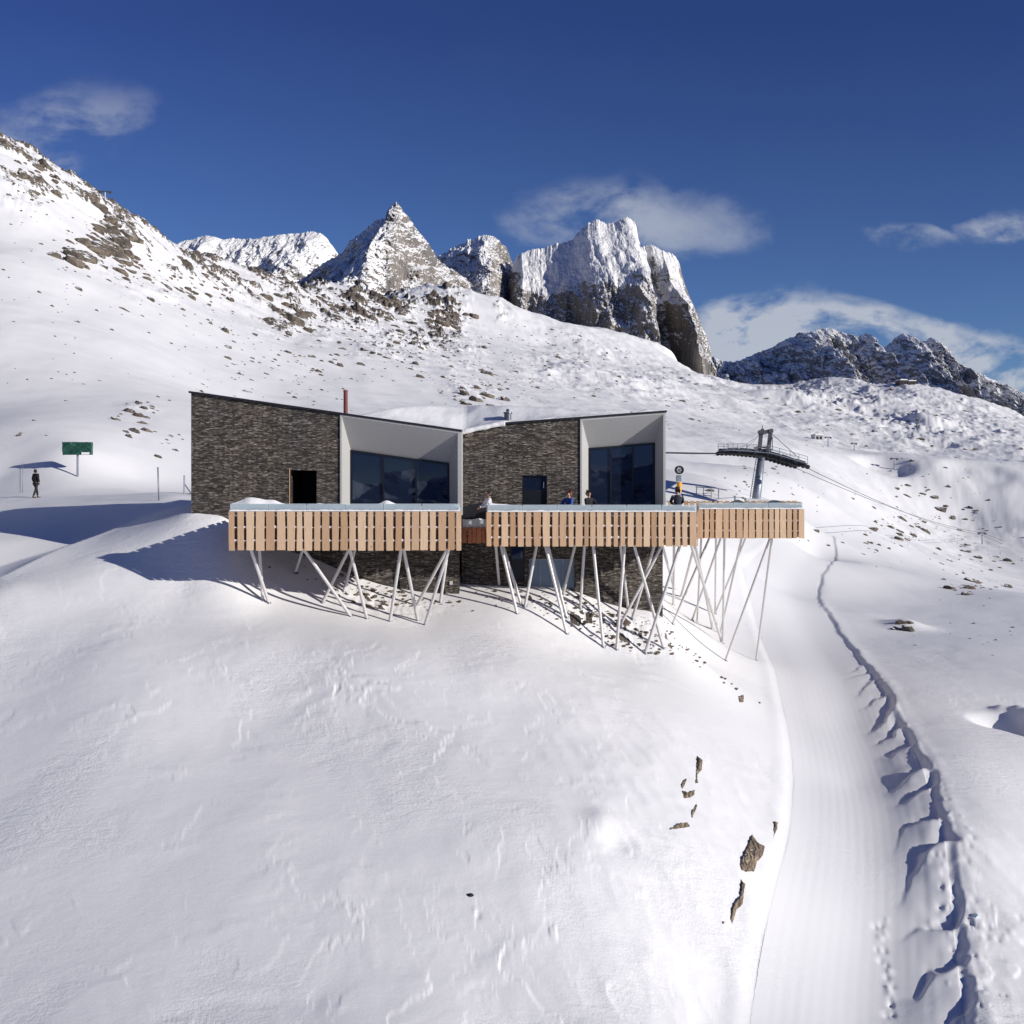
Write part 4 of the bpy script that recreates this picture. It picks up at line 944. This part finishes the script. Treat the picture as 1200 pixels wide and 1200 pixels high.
def pole(px, top, foot, r, mat, label, lean=0, cat='pole', group=None):
    f = hit1(px, foot); s = f.y/F; m = MB(); m.tube(f-Vector((0,0,.4)), f+Vector((lean*s,0,(foot-top)*s)), r, r*.8, 10)
    m.tube(f+Vector((lean*s*.98,0,(foot-top)*s*.985)), f+Vector((lean*s,0,(foot-top)*s+.02)), r*1.25, r*1.1, 10)
    o = m.build('marker_pole', mat, None, True); tag(recenter(o), label, cat, group); return o
pole(186.5,548,586.5,.045,M['galv'],'tall dark marker pole leaning slightly beside the house', -1.5)
pole(23.5,548,577,.02,M['galv'],'thin marker stake left of the black-coated person, the left one of two')
pole(26.5,543,577,.02,M['galv'],'thin marker stake left of the black-coated person, the right one of two')
f = hit1(216,579); s = f.y/F; m = MB(); m.tube(f-Vector((0,0,.3)), f+Vector((0,0,22*s)), .045, n=10); m.bar(f+Vector((0,.02,12*s)), f+Vector((9*s,.02,-1*s)), .06); m.bar(f+Vector((0,.04,.0*s)), f+Vector((9*s,.04,.5*s)), .06)
tag(recenter(m.build('braced_post', M['galv'], None)), 'short braced post next to the left house corner', 'post')

f = hit1(795.5,592); d = f.y; s = d/F
sgn = empty('snow_gun', f, 'snow gun with a round black fan on a yellow padded mast', 'snow gun')
V3 = lambda a, b, c: f+Vector((a*s, b, c*s))
MB().tube(V3(0,0,-5), V3(.3,0,16), .14, n=12).build('mast', M['galv'], sgn)
MB().tube(V3(.2,0,15), V3(.6,0,27), .20, .23, 14).build('padding', M['yellow'], sgn)
m = MB(); m.box(f.x-2.9*s, f.x+3.1*s, d-.28, d+.28, f.z+28*s, f.z+35*s); m.build('control_box', M['galv'], sgn, False, .05)
m = MB(); c = V3(0,-.25,41.2); n = 28
vs = []; fs = []
for j, (r_, y_) in enumerate(((.24,-.30),(.31,-.34),(.36,-.28),(.36,.30),(.30,.42),(.24,.36),(.24,-.30))):
    for i in range(n): a = 2*math.pi*i/n; vs.append((c.x+math.cos(a)*r_, c.y+y_, c.z+math.sin(a)*r_))
for j in range(6):
    for i in range(n): fs.append((j*n+i, j*n+(i+1) % n, (j+1)*n+(i+1) % n, (j+1)*n+i))
m.add(vs, fs); fan = m.build('fan_housing', M['black'], sgn, True)
m = MB(); m.tube(c+Vector((0,-.1,0)), c+Vector((0,.1,0)), .09, n=14)
for i in range(8):
    a = 2*math.pi*i/8; m.bar(c+Vector((math.cos(a)*.08,0,math.sin(a)*.08)), c+Vector((math.cos(a)*.24,0,math.sin(a)*.24)), .09, .02, up=(math.cos(a+1.57),.5,math.sin(a+1.57)))
m.build('fan_blades', M['steel'], fan)

f = hit1(829,583); d = f.y; s = d/F
m = MB(); Q2 = lambda x, z, y=0: f+Vector((x*s, y, z*s))
for y_ in (0,):
    m.tube(Q2(-14,12.5,y_), Q2(14,10.5,y_), .04); m.tube(Q2(-13.5,-4), Q2(-12.5,12.4), .04); m.tube(Q2(-4.5,-4), Q2(-4.5,11.8), .035); m.tube(Q2(4.5,-4), Q2(4.5,11.2), .035); m.tube(Q2(13,-4), Q2(13.5,10.6), .04)
    m.tube(Q2(-5,2.5), Q2(5,2), .03); m.tube(Q2(13.5,10.6), Q2(15,9,.8), .04); m.tube(Q2(15,-4,.8), Q2(15,9,.8), .04)
m.bar(Q2(-14,0,.3), Q2(16,-1.5,.3), .25, .12)
tag(recenter(m.build('railing_frame', M['galv'], None)), 'pale tubular railing frame standing in the snow behind the wing', 'railing')

# ------------------------------------------------------------------ lift tower
DT = 96.0; f = P(884,600,DT); f.z = ground(f.x, f.y); s = DT/F
tw = empty('lift_tower', f, 'big chairlift tower with dark sheave trains and walkways above the terrace wing', 'lift tower')
T = lambda px, py, y=0: Vector(((px-CX)/F*DT, DT+y, (HY-py)/F*DT))
top = T(892,534)
MB().tube((T(881.5,590).x, DT, f.z-1), top+Vector((.05,0,.1)), .44, .30, 20).build('mast', M['galv'], tw, True)
m = MB()
lb = Vector((T(874.5,590).x, DT-.1, f.z)); lt = T(886,536,-.1)
m.tube(lb, lt, .04); m.tube(lb+Vector((.28,0,0)), lt+Vector((.28,0,0)), .03)
for k in range(26): a = lb.lerp(lt, k/26); m.tube(a, a+Vector((.28,0,0)), .018, n=6)
m.build('ladder', M['galv'], tw)
m = MB(); m.bar(T(893,532,-2.4), T(893,530,2.6), .5, .55); m.bar(T(893,528,-2.4), T(893,527,2.6), .35, .2); m.build('crossarm', M['towerdark'], tw, False, .03)
def train(y, dy=0, dx=0):
    pts = [(846,531.5),(860,531.5),(878,533),(893,534.5),(908,538.5),(924,543.5),(937,547)]
    pts = [(a+dx, b+dy) for a, b in pts]
    m = MB()
    for a, b in zip(pts[:-1], pts[1:]):
        m.bar(T(a[0], a[1]-1.0, y), T(b[0], b[1]-1.0, y), .12, .30); m.bar(T(a[0]+1, a[1]-4.6, y+.1), T(b[0]-1, b[1]-4.6, y+.1), .10, .16)
    for a in pts[1:-1]: m.bar(T(a[0], a[1]-5, y), T(a[0], a[1], y), .2, .25)
    tr = m.build('sheave_train', M['towerdark'], tw)
    w = MB()
    px_ = np.linspace(845.5+dx, 938+dx, 20)
    for q in px_:
        yy = np.interp(q, [p[0] for p in pts], [p[1] for p in pts])
        c = T(q, yy+.6, y); w.tube(c+Vector((0,-.10,0)), c+Vector((0,.10,0)), .19, n=16); w.tube(c+Vector((0,-.14,0)), c+Vector((0,.14,0)), .07, n=10)
    w.build('sheave_wheels', M['black'], tr, False)
    r = MB()
    hh = 8.5
    wp = [(845,532),(852,532),(857,532.5),(868,533),(879,534),(893,535),(905,538),(917,541.5),(927,544.5),(937,547.5)]
    wp = [(a+dx, b+dy-5) for a, b in wp]; 
    for a, b in zip(wp[:-1], wp[1:]):
        r.tube(T(a[0],a[1]-hh+2,y-.35), T(b[0],b[1]-hh+2,y-.35), .022, n=6); r.tube(T(a[0],a[1]-hh/2+1,y-.35), T(b[0],b[1]-hh/2+1,y-.35), .016, n=6)
        r.bar(T(a[0],a[1]+1.5,y-.2), T(b[0],b[1]+1.5,y-.2), .45, .05)
    for a in wp: r.tube(T(a[0],a[1]+1.5,y-.35), T(a[0],a[1]-hh+2,y-.35), .022, n=6)
    r.build('walkway', M['galv'], tr)
train(-2.3); train(2.3, -1.2, 1.5)
m = MB()
for a, b in (((889.5,531),(892,507)),((900,530),(903,506))): m.bar(T(a[0],a[1],0), T(b[0],b[1],0), .30, .30, up=(0,1,0))
m.bar(T(889,508,0), T(905.5,504.5,0), .3, .34); m.bar(T(883,525,-.3), T(898,524,-.3), .3, .14); m.bar(T(900,525.5,.3), T(906,527,.3), .2, .12); m.bar(T(906,527,.3), T(906,512,.3), .06)
m.tube(T(893.5,506,0), T(893.5,498.5,0), .03); m.tube(T(892,505,0), T(895,505,0), .2)
for px_, py_ in ((891,506.5),(903,505.5)): m.tube(T(px_,py_,-.22), T(px_,py_,.22), .2, n=14)
m.build('lifting_frame', M['towerdark'], tw)
m = MB()
for a, b in (((890,510),(862,526)),((890,510),(866,528)),((904,508),(925,534)),((904,508),(929,538))): m.tube(T(*a), T(b[0],b[1],-2.2), .022, n=6)
m.build('stay_cables', M['galv'], tw)
# ropes: a catenary, sagging, real span between towers
def rope(a, b, sag, r, label, grp):
    m = MB(); n = 26; pts = [Vector(a).lerp(Vector(b), i/n)-Vector((0,0,sag*4*(i/n)*(1-i/n))) for i in range(n+1)]
    for p, q in zip(pts[:-1], pts[1:]): m.tube(p, q, r, n=6, caps=False)
    o = m.build('lift_rope', M['cable'], None, True); tag(recenter(o), label, 'rope', grp); return o
hd = hit1(1151,638).y
rope(T(937,546.5,2.3), P(1152,624.5,hd+1.5), .9, .03, 'haul rope running down right from the lift tower, upper strand', 'haul ropes')
rope(T(938,549,-2.3), P(1150.5,627,hd-1.5), .9, .03, 'haul rope running down right from the lift tower, lower strand', 'haul ropes')
rope(P(1152,624.5,hd+1.5), P(1230,650,hd+14), .3, .035, 'rope continuing right of the small T-shaped tower, upper strand', 'haul ropes')
rope(P(1150.5,627,hd-1.5), P(1230,656,hd+10), .3, .035, 'rope continuing right of the small T-shaped tower, lower strand', 'haul ropes')
rope(P(700,527.5,120), T(846,531,2.3), .1, .04, 'haul rope coming from behind the house to the lift tower, rear strand', 'haul ropes')
rope(P(700,526,112), T(846,532,-2.3), .1, .04, 'haul rope coming from behind the house to the lift tower, front strand', 'haul ropes')
rope(P(700,503,300), P(895,506,330), .5, .06, 'thin distant cable passing above the lift tower', 'haul ropes')
def tpole(px, top, foot, arm, label, r=.12, grp=None):
    f = hit1(px, foot); s = f.y/F; h = (foot-top)*s; root = empty('lift_pylon', f, label, 'lift pylon', grp)
    MB().tube(f-Vector((0,0,2)), f+Vector((0,0,h)), r, r*.8, 10).build('mast', M['galv'], root)
    m = MB(); m.bar(f+Vector((-arm*s,0,h)), f+Vector((arm*s,0,h-.1)), r*1.4); m.tube(f+Vector((-arm*s,-.1,h-.15)), f+Vector((-arm*s,.3,h-.15)), r*1.6); m.tube(f+Vector((arm*s,-.1,h-.2)), f+Vector((arm*s,.3,h-.2)), r*1.6)
    m.build('crossarm', M['towerdark'], root); return root
tpole(1151,624,638,3.5,'small T-shaped lift pylon on the slope at the far right', .13)
tpole(970.5,512,524,3,'tiny T-shaped pylon just right of the half-buried hut', .14)
tpole(1001,519,528,2.5,'tiny T-shaped pylon further right of the half-buried hut', .14)
tpole(1048,537,549,3.5,'tiny lift pylon beside the blue shaded hollow', .16)
tpole(123,224.5,236,6,'pale lift pylon on the crest of the left hill', .22)
# huts
def hut(px, foot, wpx, hpx, dep, label, mat):
    f = hit1(px, foot); s = f.y/F; w = wpx*s; h = hpx*s; root = empty('hut', f, label, 'hut')
    x0, x1, y0, y1 = f.x-w/2, f.x+w/2, f.y, f.y+dep
    m = MB(); m.box(x0, x1, y0, y1, f.z-2, f.z+h); m.build('wall', mat, root)
    m = MB(); m.prism([(x0-.2*s*2,f.z+h),(x1+.2*s*2,f.z+h),(x1,f.z+h*1.25),(x0+w*.1,f.z+h*1.3)], y0-.3, y1+.3); m.build('roof', M['snow'], root)
    for k in (.3, .7): MB().box(x0+w*(k-.13), x0+w*(k+.13), y0-.06, y0-.01, f.z+h*.15, f.z+h*.75).build('window', M['black'], root)
    return root
hut(960,515.5,10,5.5,4,'small hut half buried in snow on the slope right of the lift tower', M['steel'])
hut(1059,450.5,8,5,8,'dark distant cabin on the crest, the left one of two', M['hut'])
hut(1069,450.5,9,4,8,'dark distant cabin on the crest, the right one of two', M['hut'])

# ------------------------------------------------------------------ boulders
def proto(seed, sub=3):
    import bmesh
    bm = bmesh.new(); bmesh.ops.create_icosphere(bm, subdivisions=sub, radius=1)
    co = np.array([v.co[:] for v in bm.verts]); r_ = np.random.default_rng(seed)
    for _ in range(9):                                   # shear planes -> angular block
        n = r_.normal(size=3); n /= np.linalg.norm(n); dd = r_.uniform(.45,.8); k = co@n-dd; co = co-np.where(k > 0, k*.93, 0)[:,None]*n
    nz = fbm(co[:,0]*2.3+seed, co[:,1]*2.3+co[:,2]*1.7, 4, seed); co = co*(1+.16*nz)[:,None]
    for v, c in zip(bm.verts, co): v.co = c
    me = bpy.data.meshes.new('boulder'); bm.to_mesh(me); bm.free(); me.materials.append(M['rock']); return me
protos = [proto(k) for k in range(10)]
rg = np.random.default_rng(21)
# clusters: centre, spread, count, size range (photo pixels)
CL = [((45,210),(40,24),46,(4,13)),((128,285),(22,24),44,(7,24)),((95,300),(20,12),10,(8,26)),((150,300),(14,22),14,(8,20)),((190,320),(55,25),55,(4,12)),((60,330),(60,60),30,(3,8)),((250,340),(50,40),45,(3,10)),
      ((345,372),(18,14),18,(6,16)),((330,400),(60,40),60,(3,9)),((440,370),(60,22),110,(3,10)),((470,410),(70,25),80,(3,9)),((525,370),(18,30),40,(4,13)),((560,455),(30,18),36,(4,13)),((600,440),(60,30),34,(2,7)),
      ((700,440),(70,28),34,(2,6)),((640,400),(50,18),30,(2,5)),((800,470),(60,22),26,(2,7)),((890,560),(40,22),22,(3,9)),((1000,480),(80,26),46,(2,7)),((1090,520),(60,40),34,(2,7)),((1100,600),(60,30),36,(3,8)),
      ((1060,620),(40,10),25,(3,11)),((1140,660),(40,16),24,(3,8)),((1130,690),(30,6),14,(4,13)),((165,492),(16,18),26,(4,12)),((200,515),(10,12),8,(4,8)),((35,508),(12,2),3,(4,8)),((100,440),(60,30),8,(2,5)),
      ((30,460),(30,30),4,(2,5)),((1060,735),(10,6),6,(4,12)),((1150,740),(40,20),8,(2,6)),((270,440),(60,30),30,(2,6)),((380,450),(50,24),30,(2,6)),((900,620),(14,6),10,(3,7)),((1020,640),(30,12),14,(2,6)),((1100,760),(50,30),8,(2,5))]
items = []
for (cx, cy), (sx, sy), n, (a, b) in CL:
    q = rg.normal(size=(n,2))*.75; sz = a+(b-a)*rg.random(n)**2.0
    for k in range(n): items.append((cx+q[k,0]*sx, cy+q[k,1]*sy, sz[k]))
# ledges named one by one in the photograph
BIG = [(96,300,30),(118,292,22),(136,297,22),(142,306,18),(135,275,16),(134,262,15),(146,240,22),(128,238,16),(36,185,16),(26,207,14),(344,376,20),(357,371,14),(310,348,16),(326,347,12),(244,347,9),(217,310,14),(163,488,13),(136,492,10),(186,536,8),
       (1063,738,14),(1052,737,8),(557,470,15),(546,474,11),(1112,690,12),(1140,682,14),(1070,628,11),(1044,618,8),(955,622,8)]
for px_, py_, sz_ in BIG: items.append((px_, py_, sz_))
pp = np.array(items); hp = hit(pp[:,0], pp[:,1], True)
ok = (hp[:,1] < 1100) & (hp[:,1] > 55)
sil_ok = pp[:,1] > np.interp(pp[:,0], [0,60,130,200,260,330,400,470,540,600,700,840,1035,1200], [172,195,242,292,312,335,345,352,368,372,395,445,445,500])
order = [i for i in np.argsort(-pp[:,2]) if ok[i] and sil_ok[i] and not (225 < pp[i,0] < 780 and pp[i,1] > 470 and hp[i,1] < 62)]
def place(i):
    d = hp[i,1]; s = pp[i,2]*d/F*.62; sc = np.array([s*rg.uniform(.95,1.35), s*rg.uniform(.6,1.0), s*rg.uniform(.5,.85)])
    return hp[i]+np.array([0,0,-sc[2]*.10]), sc, (rg.uniform(-.2,.2), .35*(1 if pp[i,0] < 700 else .5)+rg.uniform(-.2,.25), rg.uniform(-.5,.5))
srcs = {}
for c, i in enumerate(order[:240]):
    loc, sc, rot = place(i); me = protos[c % 10]
    o = bpy.data.objects.new('boulder', me) if c % 10 not in srcs else srcs[c % 10].copy(); srcs.setdefault(c % 10, o)
    COL.objects.link(o); o.location = loc; o.scale = sc; o.rotation_euler = rot
    big = pp[i,2] > 0
    tag(o, 'brown grey boulder poking out of the snow on the mountainside', 'boulder', 'boulders on the mountainside')
low = [proto(30+k, 1) for k in range(6)]
LV = []; LF = []; n0 = 0
lowd = []
for me in low:
    v = np.array([x.co[:] for x in me.vertices]); f_ = np.array([p.vertices[:] for p in me.polygons]); lowd.append((v, f_))
def addlow(loc, sc, rot, k):
    global n0
    v, f_ = lowd[k % 6]; R = np.array(Matrix.Rotation(rot[2],3,'Z')@Matrix.Rotation(rot[1],3,'Y')@Matrix.Rotation(rot[0],3,'X'))
    LV.append((v*sc)@R.T+loc); LF.append(f_+n0); n0 += len(v)
for c, i in enumerate(order[240:]): loc, sc, rot = place(i); addlow(loc, sc, rot, c)
# fine stones over the rocky parts
fine = []
for (cx, cy), (sx, sy), n, (a, b) in CL[:24]:
    q = rg.normal(size=(n*4,2))*1.0
    for k in range(n*4): fine.append((cx+q[k,0]*sx, cy+q[k,1]*sy, rg.uniform(1.2, 3.2)))
fp = np.array(fine); fh = hit(fp[:,0], fp[:,1], True)
clump = fbm(fp[:,0]/16, fp[:,1]/11, 3, 333)
so = fp[:,1] > np.interp(fp[:,0], [0,60,130,200,260,330,400,470,540,600,700,840,1035,1200], [172,195,242,292,312,335,345,352,368,372,395,445,445,500])
for c in range(len(fp)):
    d = fh[c,1]
    if not so[c] or d > 1100 or d < 60 or clump[c] < .12: continue
    s = fp[c,2]*d/F*.5; addlow(fh[c], np.array([s*1.4, s*.9, s*.7]), (rg.uniform(-.3,.3), .4, rg.uniform(-1,1)), c)
tag(np_mesh('scattered_stones', np.concatenate(LV), np.concatenate(LF), M['rock'], False), 'small stones strewn over the snowy mountainside', 'stones', None, 'stuff')
# rubble under the terraces
LV = []; LF = []; n0 = 0
for c in range(520):
    if rg.random() < .3: x_, y_ = rg.normal(-5.3, 1.5), rg.normal(43.6, .8)
    else: x_, y_ = rg.normal(3.8, 2.4), rg.normal(44.8, .8)
    if y_ > 45.9 or y_ < 43.3+.25*abs(x_-3.8)*(x_ > 0): continue
    s = .03+.11*rg.random()**3; addlow(np.array([x_, y_, 0]), np.array([s*1.3, s, s*.6]), (rg.uniform(-.3,.3), rg.uniform(-.3,.3), rg.uniform(-3,3)), c)
RV = np.concatenate(LV); cen = np.concatenate([np.repeat(v.mean(0)[None], len(v), 0) for v in LV]); RV[:,2] += H(cen[:,0], cen[:,1], True)+.03
tag(np_mesh('rubble', RV, np.concatenate(LF), M['bare'], False), 'loose stones and dirt on the ground under the terraces', 'rubble', None, 'stuff')
for me in low: bpy.data.meshes.remove(me)

# bare rock outcrops in the near slope, outlines followed on the ground
def outcrop(poly, label, bulge=.09):
    poly = np.array(poly, float); x0, y0 = poly.min(0)-1.5; x1, y1 = poly.max(0)+1.5
    st_ = max(.6, (x1-x0)/60); gx_, gy_ = np.meshgrid(np.arange(x0, x1, st_), np.arange(y0, y1, st_))
    pts = hit(gx_.ravel(), gy_.ravel(), True).reshape(gx_.shape+(3,))
    n = len(poly); dist = np.full(gx_.shape, 1e9); ins = np.zeros(gx_.shape, bool)
    for i in range(n):
        a = poly[i]; b = poly[(i+1) % n]; dd = b-a; t = np.clip(((gx_-a[0])*dd[0]+(gy_-a[1])*dd[1])/(dd@dd), 0, 1)
        dist = np.minimum(dist, np.hypot(gx_-a[0]-t*dd[0], gy_-a[1]-t*dd[1]))
        c = ((a[1] > gy_) != (b[1] > gy_)) & (gx_ < (b[0]-a[0])*(gy_-a[1])/(b[1]-a[1]+1e-12)+a[0]); ins ^= c
    sd = np.where(ins, dist, -dist)+1.1*fbm(gx_/3.5, gy_/5, 3, 77)
    up = np.clip(sd/4, -.5, 1); Xo, Yo = pts[...,0], pts[...,1]
    h = bulge*up*(.75+.5*rid(Xo*2.2+Yo*.6, Yo*.9, 3, 88))+.05*fbm(Xo*6, Yo*4, 3, 90)*np.clip(up, 0, 1)
    h = np.where(sd < 0, -.10, h-.012)
    V = np.stack([Xo, Yo, H(Xo, Yo, True)+h], -1); b = V.copy(); b[...,2] = H(Xo, Yo, True)-.35
    R_, C_ = gx_.shape; q = gridq(R_, C_); k = R_*C_; idx = np.arange(k).reshape(R_, C_)
    ring = np.concatenate([idx[0,:], idx[1:,-1], idx[-1,-2::-1], idx[-2:0:-1,0]]); r2 = np.roll(ring, -1)
    o = np_mesh('rock_outcrop', np.concatenate([V.reshape(-1,3), b.reshape(-1,3)]), np.concatenate([q, q[:, ::-1]+k, np.stack([ring, ring+k, r2+k, r2], -1)]), M['bare'], False)
    recenter(o); tag(o, label, 'rock')
for poly, lab in (
  ([(881,976),(888,987),(897,992),(894,1003),(888,1010),(884,1022),(874,1022),(868,1020),(866,1012),(872,996)], 'largest brown rock outcrop beside the piste, pointed at the top'),
  ([(868,1030),(874,1036),(876,1026),(872,1048),(871,1060),(864,1066),(858,1085),(855,1076),(858,1060),(866,1050)], 'jagged narrow rock just below the largest outcrop'),
  ([(816,884),(824,890),(823,902),(818,908),(819,918),(814,919),(815,903)], 'upright brown rock at the top of the short rock row'),
  ([(799,928),(807,910),(801,914),(797,918)], 'thin sliver of rock left of the upright brown rock'),
  ([(798,925),(806,928),(815,925),(814,932),(808,936),(801,936)], 'cup-shaped grey rock in the middle of the short rock row'),
  ([(816,938),(818,944),(811,960),(809,954)], 'slim slanted grey rock below the cup-shaped rock'),
  ([(783,971),(796,965),(805,963),(810,969),(800,971),(785,973)], 'flat long rock at the bottom of the short rock row'),
  ([(906,962),(912,963),(911,972),(906,984)], 'small tapered rock close to the left piste edge'),
  ([(864,816),(872,813),(872,824),(866,823)], 'small lone rock on the snow below the wing struts'),
  ([(846,1079),(850,1080),(848,1084),(845,1083)], 'tiny rock chip left of the jagged narrow rock')): outcrop(poly, lab)
# small dark stones by themselves on the near slope
lone = protos[3]
for k, (px_, py_, sz_, lab) in enumerate(((552,1049,8,'black stone lying alone on the smooth foreground slope'),(1142,1074,11,'blue grey ice block at the right edge bank'))):
    q = hit1(px_, py_); s = sz_*q.y/F*.5; o = bpy.data.objects.new('stone' if k == 0 else 'ice_block', protos[k+3]); COL.objects.link(o); o.location = q; o.scale = (s, s*.9, s*.7)
    o.data = protos[k+3].copy(); o.data.materials.clear(); o.data.materials.append(M['blackcloth'] if k == 0 else m_snow('ice', .4, (.62,.74,.82)))
    tag(o, lab, 'stone' if k == 0 else 'ice block')

# ------------------------------------------------------------------ sky, sun, camera
EL = math.radians(17.5); AZ = math.radians(62)
sd = Vector((math.sin(AZ)*math.cos(EL), -math.cos(AZ)*math.cos(EL), math.sin(EL)))
sun = bpy.data.lights.new('sun', 'SUN'); sun.energy = 5.0; sun.angle = math.radians(.53); sun.color = (1,.955,.90)
so_ = bpy.data.objects.new('sun', sun); COL.objects.link(so_); so_.rotation_euler = sd.to_track_quat('Z','Y').to_euler(); so_.location = (60,-60,60)
w = bpy.data.worlds.new('World'); scene.world = w; w.use_nodes = True; nt = w.node_tree; nt.nodes.clear()
class WN(NT):
    def __init__(s, t): s.t = t; s.n = t.nodes
n = WN(nt)
out = n.N('OutputWorld'); bg = n.N('Background'); n.l(bg.outputs[0], out.inputs[0]); bg.inputs[1].default_value = .06
sky = n.N('TexSky', sky_type='NISHITA'); sky.sun_disc = False; sky.sun_elevation = EL; sky.sun_rotation = math.pi-AZ; sky.altitude = 2300; sky.air_density = 1.0; sky.dust_density = .3; sky.ozone_density = 2.0
tc = n.N('TexCoord'); sp = n.N('SeparateXYZ'); n.l(tc.outputs['Generated'], sp.inputs[0]); dx, dy, dz = sp.outputs
yy = n.math('MAXIMUM', dy, .05); u = n.math('DIVIDE', dx, yy); v = n.math('DIVIDE', dz, yy)
cmb = n.N('CombineXYZ'); n.l(u, cmb.inputs[0]); n.l(n.math('MULTIPLY', v, 1.5), cmb.inputs[1])
nz = n.noise(cmb.outputs[0], 9, 8, .58, .5); nb = n.noise(cmb.outputs[0], 30, 5, .6)
wr1 = n.math('MULTIPLY', n.math('SUBTRACT', n.noise(cmb.outputs[0], 11, 5, .6), .5), .11); wr2 = n.math('MULTIPLY', n.math('SUBTRACT', nz, .5), .06)
u = n.math('ADD', u, wr1); v = n.math('ADD', v, wr2)
tot = None
for cx, cy, rx, ry, k, rot in ((50,165,120,52,.44,-.42),(735,255,135,42,.62,.05),(660,262,60,26,.35,0),(1072,279,52,15,.60,.03),(1185,271,66,19,.72,.0),(858,390,56,40,1.6,0),(975,388,110,44,1.6,.12),(1060,402,80,36,1.4,.2),(1150,428,105,40,1.4,.3),(1100,392,26,14,.5,0)):
    a = n.math('SUBTRACT', u, (cx-CX)/F); b = n.math('SUBTRACT', v, (HY-cy)/F); c_, s_2 = math.cos(rot), math.sin(rot)
    p = n.math('DIVIDE', n.math('SUBTRACT', n.math('MULTIPLY', a, c_), n.math('MULTIPLY', b, s_2)), rx/F); q = n.math('DIVIDE', n.math('ADD', n.math('MULTIPLY', a, s_2), n.math('MULTIPLY', b, c_)), ry/F)
    r2_ = n.math('ADD', n.math('MULTIPLY', p, p), n.math('MULTIPLY', q, q))
    e = n.math('MULTIPLY', n.mr(r2_, 1.5, 0, 0, 1), k); tot = e if tot is None else n.math('MAXIMUM', tot, e)
den = n.math('MULTIPLY', tot, n.mr(n.math('ADD', nz, n.math('MULTIPLY', n.math('SUBTRACT', nb, .5), .34)), .36, .62, .0, 1.2), clamp=True)
den = n.math('MULTIPLY', den, n.mr(dy, .05, .2), clamp=True)
SKYK = 1.0
tint = n.mix(1, sky.outputs[0], n.mix(n.mr(v, .05, .42, 0, 1, False), (.84,1.07,1.48), (.50,.64,1.26)), 'MULTIPLY')
col = n.mix(n.math('MULTIPLY', den, .82), tint, (9.0,9.6,10.8))
n.l(col, bg.inputs[0])
cam = bpy.data.cameras.new('camera'); co_ = bpy.data.objects.new('camera', cam); COL.objects.link(co_); co_.location = (0,0,0); co_.rotation_euler = (math.pi/2,0,0)
cam.sensor_width = 36; cam.lens = F/1200*36; cam.shift_y = -(600-HY)/1200; cam.clip_start = .5; cam.clip_end = 20000
scene.camera = co_
scene.view_settings.view_transform = 'Standard'; scene.view_settings.look = 'None'; scene.view_settings.exposure = -.06; scene.view_settings.gamma = 1
scene.cycles.max_bounces = 6; scene.cycles.diffuse_bounces = 3; scene.cycles.transparent_max_bounces = 12
scene.cycles.use_denoising = True
